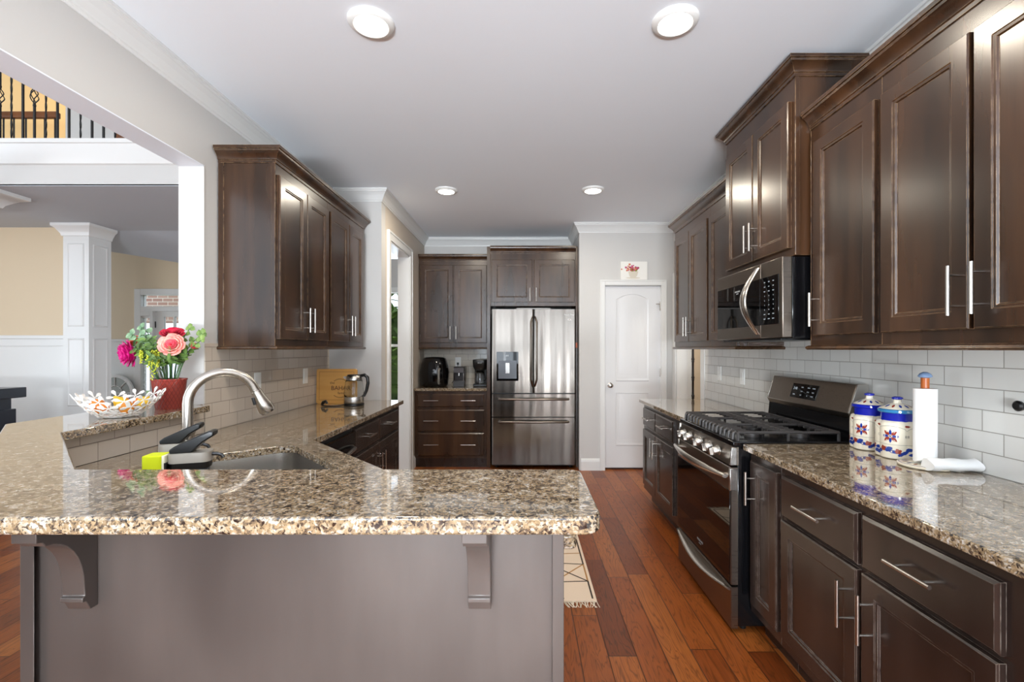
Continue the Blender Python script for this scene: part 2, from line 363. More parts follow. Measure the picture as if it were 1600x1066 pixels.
# doorway to the breakfast room: casing and jamb lining
mb = MB(); CAS = .085
for y0, y1 in ((4.43-CAS, 4.43), (5.20, 5.20+CAS)): mb.box(-1.257, -1.239, y0, y1, 0, 2.39+CAS)
mb.box(-1.257, -1.239, 4.43, 5.20, 2.39, 2.39+CAS).box(-1.239, -1.232, 4.43-CAS, 4.43-CAS+.02, 0, 2.39+CAS).box(-1.239, -1.232, 5.20+CAS-.02, 5.20+CAS, 0, 2.39+CAS).box(-1.239, -1.232, 4.43-CAS+.02, 5.20+CAS-.02, 2.39+CAS-.02, 2.39+CAS)
mb.box(-1.38, -1.25, 4.43, 4.445, 0, 2.39).box(-1.38, -1.25, 5.185, 5.20, 0, 2.39).box(-1.38, -1.25, 4.445, 5.185, 2.375, 2.39)
struct(mb.build('trim_3', M_TRIM, bevel=.002))
# opening in the right wall: casing
mb = MB(); mb.box(XR-.016, XR, 4.345, 4.44, 0, 2.12).box(XR-.016, XR, 4.345, 5.27, 2.12, 2.21).box(XR-.016, XR, 5.18, 5.27, 0, 2.12).box(XR, XR+.12, 4.44, 4.452, 0, 2.12).box(XR, XR+.12, 5.168, 5.18, 0, 2.12)
struct(mb.build('trim_4', M_TRIM, bevel=.002))
# tiled splashbacks
struct(MB().box(XR-.008, XR, -.5, 4.345, .914, 1.42).build('wall_right_tile', M_TILER))
struct(MB().box(XL, XL+.008, 2.55, 4.18, .914, 1.40).build('wall_left_tile', M_TILEL))
struct(MB().box(-1.257, -.40, YB-.008, YB, .914, 1.42).build('wall_back_tile', M_TILEB))

# ------------------------------------------------------------------ cabinets
def rect(x0, x1, z0, z1, ins, y): return [(x0+ins, y, z0+ins), (x1-ins, y, z0+ins), (x1-ins, y, z1-ins), (x0+ins, y, z1-ins)]
def door_front(x0, x1, z0, z1, th=.02, st=.056):
    mb = MB()
    L = [(0, 0), (0, -th+.004), (.004, -th), (st, -th), (st+.003, -th+.003), (st+.010, -th+.004), (st+.014, -th+.010), (st+.016, -th+.010)]
    return mb.loops([rect(x0, x1, z0, z1, i, y) for i, y in L])
def drawer_front(x0, x1, z0, z1, th=.02):
    return MB().loops([rect(x0, x1, z0, z1, i, y) for i, y in [(0, 0), (0, -th+.007), (.004, -th+.004), (.009, -th), (.012, -th)]])
def pull(xc, zc, orient, ln=.155, y=-.02, r=.006):
    mb = MB(); h = ln/2; so = -.034
    if orient == 'v':
        mb.cyl((xc, y+so, zc-h), (xc, y+so, zc+h), r, 12)
        for s in (-1, 1): mb.cyl((xc, y, zc+s*.048), (xc, y+so, zc+s*.048), .0042, 10)
    else:
        mb.cyl((xc-h, y+so, zc), (xc+h, y+so, zc), r, 12)
        for s in (-1, 1): mb.cyl((xc+s*.048, y, zc), (xc+s*.048, y+so, zc), .0042, 10)
    return mb
CCROWN = [(0,-.004),(.006,-.004),(.006,.010),(.011,.014),(.013,.022),(.022,.036),(.036,.050),(.041,.052),(.043,.060),(.050,.062),(.050,.078),(0,.078)]
RAIL = [(0,0),(.008,0),(.016,-.005),(.018,-.012),(.012,-.020),(0,-.020)]
def cabinet(name, label, loc, rz, w, d, z0, z1, doors=(), drawers=(), crown=None, rail=None, toe=False, mat=None, group=None, side=None, toe_in=.07):
    mat = mat or M_UP
    t = thing(name, label, 'cabinet', (loc[0], loc[1], 0), rz, group)
    mb = MB().box(0, w, 0, d, z0, z1)
    if side == 'l':      # applied strips on the exposed left flank
        for y0, y1 in ((0, .022), (d-.03, d)): mb.box(-.004, 0, y0, y1, z0, z1)
    if side == 'r':
        for y0, y1 in ((0, .022), (d-.03, d)): mb.box(w, w+.004, y0, y1, z0, z1)
    mb.build('body', mat, t, bevel=.0015)
    for (x0, x1, a, b, hs) in doors:
        o = door_front(x0, x1, a, b).build('door', mat, t, smooth=25)
        for h in hs: pull(*h).build('handle', M_NICK, o, smooth=40)
    for (x0, x1, a, b, hs) in drawers:
        o = drawer_front(x0, x1, a, b).build('drawer', mat, t, smooth=25)
        for h in hs: pull(*h).build('handle', M_NICK, o, smooth=40)
    def path(ends):
        p = [(0, 0), (w, 0)]
        if 'l' in ends: p = [(0, d)]+p
        if 'r' in ends: p = p+[(w, d)]
        return p
    if crown is not None: MB().sweep(path(crown), CCROWN, z1).build('crown_moulding', mat, t, smooth=30)
    if rail is not None: MB().sweep(path(rail), RAIL, z0).build('light_rail', mat, t, smooth=30)
    if toe: MB().box(.0, w, toe_in, d, 0, z0).build('toe_kick', M_LOW, t)
    return t
RR, RL = -PI/2, PI/2
ZD0, ZD1 = 1.43, 2.335      # upper doors
FX = 1.375                  # face of the right wall cabinets
D_U = XR-FX
Y = lambda far, y: far-y
# right wall, near run
a0 = 2.245
cabinet('wall_cabinet', 'narrow dark wood wall cabinet just right of the microwave, single door with bar pull', (FX, a0), RR, a0-1.80, D_U, 1.385, 2.415,
        [(.045, .425, ZD0, ZD1, [(.075, 1.55, 'v')])], side='l', group='right wall cabinets')
a1 = 1.80
cabinet('wall_cabinet', 'wide dark wood wall cabinet nearest the camera above the paper towels, pair of tall doors', (FX, a1), RR, .78, D_U, 1.385, 2.415,
        [(.015, .367, ZD0, ZD1, [(.337, 1.55, 'v')]), (.383, .735, ZD0, ZD1, [(.413, 1.55, 'v')])], group='right wall cabinets')
# cabinet above the microwave, deeper and taller
cabinet('wall_cabinet', 'tall raised dark wood double door cabinet directly above the microwave', (1.31, 3.026), RR, .762, XR-1.31, 1.822, 2.685,
        [(.03, .376, 1.862, 2.575, [(.350, 1.99, 'v')]), (.386, .732, 1.862, 2.575, [(.412, 1.99, 'v')])], crown='lr', side='r', group='right wall cabinets')
# right wall, far run
cabinet('wall_cabinet', 'dark wood double door wall cabinet farthest along the right wall, over the far counter end', (FX, 4.25), RR, .80, D_U, 1.385, 2.415,
        [(.04, .398, ZD0, ZD1, [(.368, 1.55, 'v')]), (.406, .775, ZD0, ZD1, [(.436, 1.55, 'v')])], group='right wall cabinets')
cabinet('wall_cabinet', 'single door dark wood wall cabinet just left of the microwave', (FX, 3.45), RR, .42, D_U, 1.385, 2.415,
        [(.012, .395, ZD0, ZD1, [(.365, 1.55, 'v')])], group='right wall cabinets')
# left wall cabinets
LX = -1.40
for i, (y0, w, lab, fl) in enumerate(((2.66, .71, 'dark wood double door wall cabinet on the left wall, end panel facing the camera', 'l'), (3.37, .76, 'dark wood double door wall cabinet on the left wall, next to the tall doorway', 'r'))):
    m_ = w/2
    cabinet('wall_cabinet', lab, (LX, y0), RL, w, LX-XL-.009, 1.385, 2.425,
            [(.018, m_-.004, 1.425, 2.36, [(m_-.034, 1.55, 'v')]), (m_+.004, w-.018 if i == 0 else w-.06, 1.425, 2.36, [(m_+.034, 1.55, 'v')])],
            side=('l' if i == 0 else None), group='left wall cabinets')
def moulding_run(name, label, loc, rz, w, d, z, prof, ends):
    t = thing(name, label, 'cabinet moulding', (loc[0], loc[1], z), rz)
    p = [(0, 0), (w, 0)]
    if 'l' in ends: p = [(0, d)]+p
    if 'r' in ends: p = p+[(w, d)]
    MB().sweep(p, prof).build('moulding', M_UP, t, smooth=30)
moulding_run('crown_moulding', 'dark wood crown moulding along the top of the near right wall cabinets', (FX, 2.245), RR, 1.225, D_U, 2.415, CCROWN, '')
moulding_run('light_rail', 'dark rounded wood rail under the near right wall cabinets', (FX, 2.245), RR, 1.225, D_U, 1.385, RAIL, 'l')
moulding_run('crown_moulding', 'dark wood crown moulding along the top of the far right wall cabinets', (FX, 4.25), RR, 1.22, D_U, 2.415, CCROWN, 'l')
moulding_run('light_rail', 'dark rounded wood rail under the far right wall cabinets, ending below the microwave', (FX, 4.25), RR, 1.22, D_U, 1.385, RAIL, 'lr')
moulding_run('crown_moulding', 'dark wood crown moulding along the top of the left wall cabinets', (LX, 2.66), RL, 1.47, LX-XL-.009, 2.425, CCROWN, 'lr')
moulding_run('light_rail', 'dark rounded wood rail under the left wall cabinets', (LX, 2.66), RL, 1.47, LX-XL-.009, 1.385, RAIL, 'lr')
# back wall
BW = .835
cabinet('wall_cabinet', 'dark wood double door wall cabinet above the coffee makers on the back wall', (-1.252, 5.67), 0, BW, YB-.012-5.67, 1.385, 2.425,
        [(.02, .413, 1.44, 2.375, [(.383, 1.56, 'v')]), (.423, .816, 1.44, 2.375, [(.453, 1.56, 'v')])], crown='', rail='', group='back wall cabinets')
cabinet('wall_cabinet', 'short dark wood double door cabinet directly above the refrigerator', (-.375, 5.43), 0, .985, YB-.012-5.43, 1.862, 2.472,
        [(.015, .482, 1.905, 2.395, [(.456, 1.99, 'v')]), (.503, .970, 1.905, 2.395, [(.529, 1.99, 'v')])], crown='', group='back wall cabinets')
tag(MB().box(-.415, -.376, 5.43, YB-.012, 0, 2.55).build('cabinet_side_panel', M_UP, bevel=.0015), 'tall dark wood panel between the drawer base and the refrigerator', 'cabinet panel')
t = tag(MB().box(.611, .632, 5.43, YB-.012, 0, 2.55).build('cabinet_side_panel', M_UP, bevel=.0015), 'tall dark wood panel at the right side of the refrigerator, beside the pantry wall', 'cabinet panel')
# base cabinets, right wall
BX = 1.095; DB = XR-BX-.002
cabinet('base_cabinet', 'narrow dark base cabinet at the near side of the range, one full height door', (BX, 2.258), RR, .268, DB, .115, .881,
        [(.03, .258, .165, .842, [(.058, .715, 'v')])], toe=True, mat=M_LOW, side=None, group='right base cabinets')
cabinet('base_cabinet', 'wide dark base cabinet nearest the camera under the right counter, two drawers over two doors', (BX, 1.99), RR, .99, DB, .115, .881,
        [(.025, .470, .165, .656, [(.430, .525, 'v')]), (.492, .925, .165, .656, [(.526, .525, 'v')])],
        [(.025, .470, .672, .840, [(.247, .757, 'h')]), (.492, .925, .672, .840, [(.708, .757, 'h')])], toe=True, mat=M_LOW, group='right base cabinets')
cabinet('base_cabinet', 'dark base cabinet at the far side of the range, two small drawers over two doors', (BX, 4.25), RR, 1.215, DB, .115, .881,
        [(.035, .420, .165, .656, [(.385, .555, 'v')]), (.428, .865, .165, .656, [(.463, .555, 'v')])],
        [(.035, .420, .690, .845, [(.227, .767, 'h')]), (.428, .865, .690, .845, [(.646, .767, 'h')])], toe=True, mat=M_LOW, group='right base cabinets')
# base cabinets, left wall
cabinet('base_cabinet', 'dark base cabinet under the left counter beside the doorway, two drawers over two doors', (-1.095, 3.01), RL, 1.145, .63, .115, .881,
        [(.012, .512, .165, .668, [(.478, .525, 'v')]), (.526, 1.06, .165, .668, [(.562, .525, 'v')])],
        [(.012, .512, .690, .848, [(.262, .769, 'h')]), (.526, 1.06, .690, .848, [(.79, .769, 'h')])], toe=True, mat=M_LOW, group='left base cabinets')
# back wall drawer base
dz = [(.700, .846), (.418, .664), (.136, .396)]
cabinet('base_cabinet', 'dark wood three drawer base on the back wall under the coffee makers', (-1.252, 5.435), 0, .835, YB-.012-5.435, .105, .881, [],
        [(.035, .805, a, b, [(.20, (a+b)/2, 'h', .17), (.625, (a+b)/2, 'h', .17)]) for a, b in dz], toe=True, mat=M_UP, toe_in=.012, group='back base cabinets')
# dishwasher under the left counter
t = thing('dishwasher', 'dark stainless dishwasher under the left counter near the sink corner', 'dishwasher', (-1.095, 2.40, 0), RL)
MB().box(0, .602, .0, .60, .10, .875).build('tub', M_BLACK, t)
MB().loops([rect(.006, .596, .12, .845, i, y) for i, y in [(0, 0), (0, -.018), (.006, -.025), (.008, -.025)]]).build('door', M_ENAM, t, smooth=30)
MB().tube([(.07, -.03, .76), (.10, -.06, .755), (.30, -.072, .745), (.50, -.06, .755), (.53, -.03, .76)], .012, 10).build('handle', M_STEEL, t, smooth=40)
MB().box(.01, .592, .05, .55, 0, .10).build('toe_kick', M_TOE, t)

# ------------------------------------------------------------------ counters
def slab(name, poly, z0, z1, label, cat='countertop', hole=None, r=.0):
    bm = bmesh.new()
    def loop(pts):
        vs = [bm.verts.new((p[0], p[1], z1)) for p in pts]
        return [bm.edges.new((vs[i], vs[(i+1) % len(vs)])) for i in range(len(vs))]
    es = loop(poly)
    if hole: es += loop(hole)
    bmesh.ops.triangle_fill(bm, use_beauty=True, use_dissolve=True, edges=es)
    ret = bmesh.ops.extrude_face_region(bm, geom=bm.faces[:])
    bmesh.ops.translate(bm, verts=[v for v in ret['geom'] if isinstance(v, bmesh.types.BMVert)], vec=(0, 0, z0-z1))
    mb = MB(); mb.bm.free(); mb.bm = bm
    return tag(mb.build(name, M_GRAN, bevel=.005, bseg=3), label, cat)
def round_corners(poly, rad, seg=5):
    out = []; n = len(poly)
    for i, p in enumerate(poly):
        r = rad[i] if isinstance(rad, (list, tuple)) else rad
        if r <= 0: out.append(p); continue
        p = Vector(p); a = (Vector(poly[i-1])-p).normalized(); b = (Vector(poly[(i+1) % n])-p).normalized()
        ang = a.angle(b); dd = r/math.tan(ang/2); c = p+(a+b).normalized()*(r/math.sin(ang/2))
        s = p+a*dd-c; e = p+b*dd-c
        a0_ = math.atan2(s.y, s.x); da = math.atan2(e.y, e.x)-a0_; da = (da+PI) % (2*PI)-PI
        for k in range(seg+1):
            q = a0_+da*k/seg; out.append((c.x+r*math.cos(q), c.y+r*math.sin(q)))
    return out
slab('countertop', [(1.055, -.3), (XR-.009, -.3), (XR-.009, 2.256), (1.055, 2.256)], .882, .914, 'polished brown granite counter on the right, holding the blue and white canisters')
slab('countertop', [(1.055, 3.034), (XR-.009, 3.034), (XR-.009, 4.275), (1.055, 4.275)], .882, .914, 'polished granite counter on the right beyond the range, bare')
slab('countertop', [(-1.25, 5.40), (-.417, 5.40), (-.417, YB-.009), (-1.25, YB-.009)], .882, .914, 'small granite counter on the back wall under the air fryer and coffee makers')
U = Vector((.675, -.738)); V = Vector((.738, .675))
def uv(u, v): p = U*u+V*v; return (p.x, p.y)
sink_poly = [uv(-2.39, .315), uv(-1.66, .315), uv(-1.66, .70), uv(-2.39, .70)]
sink_hole = round_corners(sink_poly, .075)
slab('countertop', round_corners([(XL+.009, 4.175), (-1.055, 4.175), (-1.050, 2.355), (-.52, 1.775), (.132, 1.775), (.132, 1.142), (-1.125, 1.142), (XL+.009, 1.76)], [0,.02,0,0,.03,.02,0,0]), .882, .914,
     'L shaped granite counter with the sink, behind the raised bar and along the left wall', hole=sink_hole)
slab('bar_top', round_corners([(.142, .835), (.142, 1.173), (-1.112, 1.173), (-1.65, 1.683), (-1.65, 2.49), (-1.728, 2.49), (-1.728, 2.544), (-2.06, 2.544), (-2.06, 1.87), (-1.03, .835)],
     [.035,.03,0,.01,.015,0,0,0,.02,.02]), 1.038, 1.07, 'raised granite breakfast bar across the foreground, with the fruit bowl and flowers', 'bar top')
# peninsula half wall under the bar
t = thing('peninsula_base', 'grey brown wood panelled half wall with corbels carrying the raised granite bar', 'breakfast bar base', (0, 0, 0))
MB().prism([(.085, 1.02), (-1.07, 1.02), (-1.80, 1.75), (-1.80, 2.54), (XL, 2.54), (XL, 1.765), (-1.13, 1.14), (.085, 1.14)][::-1], 0, 1.037).build('panel', M_PANEL, t)
MB().box(.063, .088, 1.008, 1.14, 0, 1.037).build('corner_trim', M_PANEL, t, bevel=.002)
MB().prism([(-1.07, 1.02), (-1.045, 1.006), (-1.075, 1.006), (-1.100, 1.032), (-1.09, 1.042)], 0, 1.037).build('corner_trim', M_PANEL, t, bevel=.001)
for cx in (-.945, -.092):
    pr = [(1.02, 1.037), (.890, 1.037), (.890, 1.000), (.902, .997)]
    for k in range(9):
        a = PI/2*k/8; pr.append((.908+.080*math.sin(a), .870+.118*math.cos(a)-.0))
    pr += [(.990, .850), (.984, .847), (.984, .838), (.992, .836), (1.002, .815), (1.02, .815)]
    MB().prism(pr, cx-.024, cx+.024, 'x').build('corbel', M_PANEL, t, smooth=30, bevel=.0015)
MB().sweep([(XL, 2.54), (XL, 1.765), (-1.13, 1.142), (.085, 1.142)][::-1], [(-.02, .915), (.007, .915), (.007, 1.037), (-.02, 1.037)]).build('tile_riser', M_TILEL, t)
# the sink cabinets behind the bar
mb = MB().prism([(-1.06, 2.395), (-1.04, 2.33), (-.545, 1.735), (.085, 1.735), (.085, 1.145), (-1.13, 1.15), (XL+.01, 1.77), (XL+.01, 2.395)], .10, .66)
tag(mb.build('sink_cabinet', M_LOW), 'dark sink base cabinet behind the raised bar, below the sink counter', 'cabinet')
# sink bowl
t = thing('sink', 'undermount stainless sink set diagonally in the corner of the left counter', 'sink', (*uv(-2.025, .507), .881))
c0 = Vector(uv(-2.025, .507))
def sk(s, z, off=.006):
    return [((Vector(p)-c0).x*s, (Vector(p)-c0).y*s, z) for p in round_corners([uv(-2.39-off, .315-off), uv(-1.66+off, .315-off), uv(-1.66+off, .70+off), uv(-2.39-off, .70+off)], .078)]
MB().loops([sk(1, 0, .02), sk(1, 0), sk(.985, -.05), sk(.97, -.17), sk(.90, -.195), sk(.5, -.20)], cap0=False).build('bowl', M_STEEL, t, smooth=40)
MB().lathe([(.042, 0), (.042, .003), (.03, .004), (.012, .001)], (0, 0, -.1995), 20).build('drain', M_CHROME, t, smooth=40)

# faucet
fp = uv(-2.0, .245)
t = thing('faucet', 'brushed nickel gooseneck pull down faucet arching over the corner sink', 'faucet', (fp[0], fp[1], .914), math.atan2(V.y, V.x))
MB().lathe([(.029, 0), (.029, .006), (.022, .014), (.0205, .03), (.0205, .155), (.0225, .163)], (0, 0, 0), 24).build('body', M_NICK, t, smooth=40)
MB().lathe([(.0225, 0), (.024, .004), (.024, .010), (.019, .015)], (0, 0, .163), 24).build('collar', M_NICK, t, smooth=40)
AX = .108; pts = [(0, 0, .17), (0, 0, .22), (0, 0, .265)]
for k in range(1, 15):
    a = PI - (PI-.36)*k/14; pts.append((AX+AX*math.cos(a), 0, .265+.105*math.sin(a)))
MB().tube(pts, .0165, 16).build('spout', M_NICK, t, smooth=50)
e = Vector(pts[-1]); dn = (Vector(pts[-1])-Vector(pts[-2])).normalized()
MB().tube([e, e+dn*.006, e+dn*.007, e+dn*.03, e+dn*.065, e+dn*.09, e+dn*.10], [.0172, .0172, .0185, .020, .027, .029, .025], 18).build('spray_head', M_NICK, t, smooth=40)
MB().cyl(e+dn*.035+Vector((-.022, 0, -.0)), e+dn*.065+Vector((-.029, 0, 0)), .007, 10).build('spray_button', M_BLACK, t, smooth=40)
MB().tube([(0, -.018, .10), (0, -.05, .105), (.01, -.10, .125)], [.011, .008, .006], 10).build('lever', M_NICK, t, smooth=40)

# soap pumps and sponge
def rbox(x0, x1, y0, y1, z0, z1, r):
    return [[(p[0], p[1], z) for p in round_corners([(x0, y0), (x1, y0), (x1, y1), (x0, y1)], r, 4)] for z in (z0, z1)]
def soap_pump(loc, rz, label, caddy):
    t = thing('soap_pump', label, 'soap dispenser', loc, rz, 'soap pumps')
    MB().loops(rbox(-.044, .044, -.026, .026, 0, .108, .016)).build('bottle', plain('soap_bottle', lin(70,76,84), .12), t, smooth=40, bevel=.003)
    MB().loops(rbox(-.050, .050, -.031, .031, .108, .128, .02)).build('base_band', M_BLACK, t, smooth=40)
    MB().loops(rbox(-.053, .053, -.033, .033, .126, .154, .02)).build('steel_band', M_SATIN, t, smooth=40)
    mb = MB(); mb.prism([(-.048, .153), (-.050, .164), (-.036, .174), (.050, .214), (.062, .214), (.063, .200), (.035, .182), (.005, .153)], -.024, .024, 'y')
    mb.build('lever', M_BLACK, t, smooth=30, bevel=.004)
    MB().tube([(.045, 0, .143), (.066, 0, .143), (.078, 0, .138), (.082, 0, .130)], .0055, 8).build('nozzle', M_BLACK, t, smooth=40)
    if caddy:
        MB().box(-.116, -.052, -.030, .030, .060, .066).box(-.058, -.052, -.03, .03, .06, .13).build('sponge_shelf', M_BLACK, t)
    return t
soap_pump((-1.108, 1.52, .914), .32, 'rear black lever soap pump with steel band, nearer the tiled riser', False)
soap_pump((-.976, 1.385, .914), .32, 'front black lever soap pump with steel band, sponge shelf at its side', True)
t = thing('sponge', 'lime green kitchen sponge standing at the left end of the front soap pump', 'sponge', (-1.055, 1.361, .980), .18)
MB().loops(rbox(-.030, .022, -.028, .028, 0, .085, .008)).build('foam', plain('green_foam', lin(196,206,10), .9), t, smooth=40, bevel=.003)
MB().box(.022, .030, -.028, .028, 0, .085).build('scourer', plain('white_scourer', lin(226,222,190), .9), t, bevel=.002)

# ------------------------------------------------------------------ range
t = thing('gas_range', 'stainless and black freestanding gas range with five knobs between the right counters', 'range', (1.0, 3.026, 0), RR)
w = .762
MB().box(.004, w-.004, .035, .655, .03, .905).build('body', M_ENAM, t, bevel=.003)
# stainless top rail, front apron
MB().box(0, w, .012, .655, .896, .922).build('cooktop', M_ENAM, t, bevel=.004)
MB().prism([(.012, .895), (.0, .806), (.04, .806), (.04, .895)], 0, w, 'x').build('control_panel', M_BSTEEL, t, bevel=.002)
for x in (-.0008, w-.0122):
    MB().prism([(.006, .893), (-.004, .808), (.03, .808), (.03, .893)], x, x+.013, 'x').build('end_cap', M_STEEL, t, bevel=.002)
for yk in (2.905, 2.805, 2.645, 2.51, 2.41):
    x = 3.026-yk; mb = MB(); mb.M = Tr(x, .004, .850) @ Rx(PI/2+.13)
    mb.lathe([(.026, 0), (.026, .004), (.021, .006), (.020, .030), (.017, .034)], (0, 0, 0), 22)
    mb.box(-.007, .007, -.019, .019, .032, .050)
    mb.build('knob', M_STEEL, t, smooth=40, bevel=.001)
o = MB().loops([rect(0, w, .232, .797, i, y) for i, y in [(0, .035), (0, .004), (.004, 0), (.006, 0)]]).build('oven_door', M_BSTEEL, t, smooth=30)
MB().box(.004, w-.004, -.0035, .002, .238, .684).build('glass', M_BGLOSS, o, bevel=.001)
mb = MB()
for x in (.05, .712): mb.cyl((x, 0, .752), (x, -.03, .752), .011, 12)
n = 17; ls = []
for i in range(n):
    x = .012+(w-.024)*i/(n-1); bow = -.022-.046*math.sin(PI*i/(n-1)); hh = .010+.012*math.sin(PI*i/(n-1)); 
    ls.append([(x, bow+.013*math.cos(a), .754+hh*math.sin(a)) for a in [2*PI*q/12 for q in range(12)]])
mb.loops(ls); mb.build('handle', M_NICK, o, smooth=40)
MB().text('FRIGIDAIRE', .017, Tr(w*.5, -.0042, .290) @ Rx(PI/2)).text('GALLERY', .009, Tr(w*.5, -.0042, .274) @ Rx(PI/2)).build('lettering', plain('silver_lettering', lin(120,120,120), .4), o)
for x in (-.001, w-.016):
    MB().box(x, x+.017, -.004, .034, .685, .792).build('end_cap', M_STEEL, o, bevel=.003)
o = MB().loops([rect(0, w, .022, .222, i, y) for i, y in [(0, .035), (0, .004), (.004, 0), (.006, 0)]]).build('drawer', M_BSTEEL, t, smooth=30)
ls = []
for i in range(n):
    x = .004+(w-.008)*i/(n-1); s = math.sin(PI*i/(n-1)); zc = .212-.034*s
    ls.append([(x, 0, zc+.006), (x, -.010-.026*s, zc+.006), (x, -.014-.030*s, zc), (x, -.010-.026*s, zc-.006), (x, 0, zc-.007)])
MB().loops(ls).build('handle', M_NICK, o, smooth=50)
for x in (.05, w-.05): MB().cyl((x, .08, 0), (x, .08, .03), .016, 12).build('foot', M_BLACK, t)
# backguard
mb = MB(); mb.prism([(.575, .922), (.655, .922), (.655, 1.03), (.585, 1.03)], 0, w, 'x'); mb.build('backguard_base', M_ENAM, t)
prof = [(.664, 1.197), (.613, 1.197), (.570, 1.058), (.585, 1.030), (.664, 1.030)]
MB().prism(prof, .008, w-.008, 'x').build('backguard', M_BSTEEL, t, bevel=.003)
for x in (0, w-.008): MB().prism([(a, b) for a, b in prof], x, x+.008, 'x').build('backguard_end', M_STEEL, t, bevel=.001)
ang = math.atan2(.043, .139)
BM = Tr(3.026-2.66, .5905, 1.1275) @ Rx(PI/2-ang)
mb = MB(); mb.M = BM; mb.box(-.12, .12, -.042, .042, -.004, .003); mb.build('display', M_BGLOSS, t, bevel=.001)
mb = MB()
for (sx, sy, tx, sz) in ((-.085, .012, '2:48', .022), (-.02, .022, 'BAKE', .008), (.04, .022, 'BROIL', .008), (.085, .022, 'CLEAN', .008), (-.02, -.002, '1 2 3', .009), (.04, -.002, '4 5 6', .009),
                         (.085, -.002, '7 8 9', .009), (-.085, -.024, 'TIMER', .008), (-.02, -.024, 'OFF', .009), (.04, -.024, '0', .009), (.085, -.024, 'START', .008)):
    mb.text(tx, sz, BM @ Tr(sx, sy, .0034), .0002)
mb.build('display_marks', M_DISPLAY, t)
# grates and burners
for gx0, gx1 in ((.022, .262), (.266, .496), (.500, .740)):
    mb = MB(); y0, y1, z = .045, .535, .962; r = .0075
    def bar(p, q): 
        mb.tube([p, q], r, 6)
    bar((gx0, y0, z), (gx0, y1, z)); bar((gx1, y0, z), (gx1, y1, z)); bar((gx0, y0, z-.004), (gx1, y0, z-.004)); bar((gx0, y1, z), (gx1, y1, z)); bar((gx0, .29, z), (gx1, .29, z))
    for i in range(5):
        x = gx0+(gx1-gx0)*(i+.5)/5
        for s0, s1 in ((y0, .115), (.225, .29), (.29, .355), (.465, y1)):
            mb.tube([(x, s0, z), (x, s1, z)], r*.95, 6)
        mb.tube([(x, y0+.004, z), (x, y0-.012, z-.008), (x, y0-.014, .925)], r, 6)
    for x in (gx0, gx1):
        for y in (y0, .29, y1): mb.tube([(x, y, z), (x, y, .922)], r, 6)
    mb.build('grate', M_IRON, t, smooth=50)
for bx, by, br in ((.142, .17, .045), (.142, .41, .036), (.381, .29, .05), (.62, .17, .036), (.62, .41, .045)):
    mb = MB(); mb.lathe([(br, 0), (br, .010), (br*.9, .012), (br*.88, .016), (br*.86, .022), (br*.7, .025)], (bx, by, .921), 24); mb.build('burner', M_IRON, t, smooth=40)

# ------------------------------------------------------------------ microwave
t = thing('microwave', 'stainless over the range microwave with a bowed handle and black glass door', 'microwave', (1.25, 3.024, 0), RR)
w = .758; z0, z1 = 1.424, 1.816
MB().box(.004, w-.004, .05, XR-1.25-.012, z0-.004, z1).build('case', M_ENAM, t, bevel=.003)
o = MB().box(0, .548, 0, .048, z0, z1).build('door', M_BSTEEL, t, bevel=.004)
MB().box(.012, .548, -.003, .01, 1.492, 1.737).build('glass', M_BGLOSS, o, bevel=.001)
mb = MB(); ls = []; n = 17
for i in range(n):
    s = math.sin(PI*i/(n-1)); z = 1.445+.35*i/(n-1); hw = .015+.018*s
    ls.append([(.535-.012*s+hw*math.cos(a)*1.0, -.006-.074*s+.011*math.sin(a), z) for a in [2*PI*q/10 for q in range(10)]])
mb.loops(ls); mb.build('handle', M_NICK, o, smooth=40)
MB().text('FRIGIDAIRE', .013, Tr(.29, -.0034, 1.70) @ Rx(PI/2)).text('GALLERY', .007, Tr(.29, -.0034, 1.688) @ Rx(PI/2)).build('lettering', plain('silver_lettering_b', lin(170,170,170), .4), o)
o = MB().box(.551, w, 0, .048, z0, z1).build('control_panel', M_BSTEEL, t, bevel=.004)
MB().box(.551, w-.03, -.003, .01, 1.492, 1.737).build('glass', M_BGLOSS, o, bevel=.001)
mb = MB()
rows = ['TIME', 'POP', 'MELT', '1 2 3', '4 5 6', '7 8 9', '0', 'STOP', 'START']
for r_, s in enumerate(rows):
    for cidx in range(3):
        tx = s if ' ' not in s else s.split()[cidx]
        if r_ >= 6 and cidx == 1 and s == '0': tx = '0'
        mb.text(tx, .0065 if len(tx) > 1 else .009, Tr(.597+.042*cidx, -.0034, 1.710-.0235*r_) @ Rx(PI/2), .0002)
mb.build('keypad_marks', M_DISPLAY, o)
MB().box(.05, w-.05, .02, .33, z0-.012, z0-.004).build('vent_grille', M_BLACK, t)

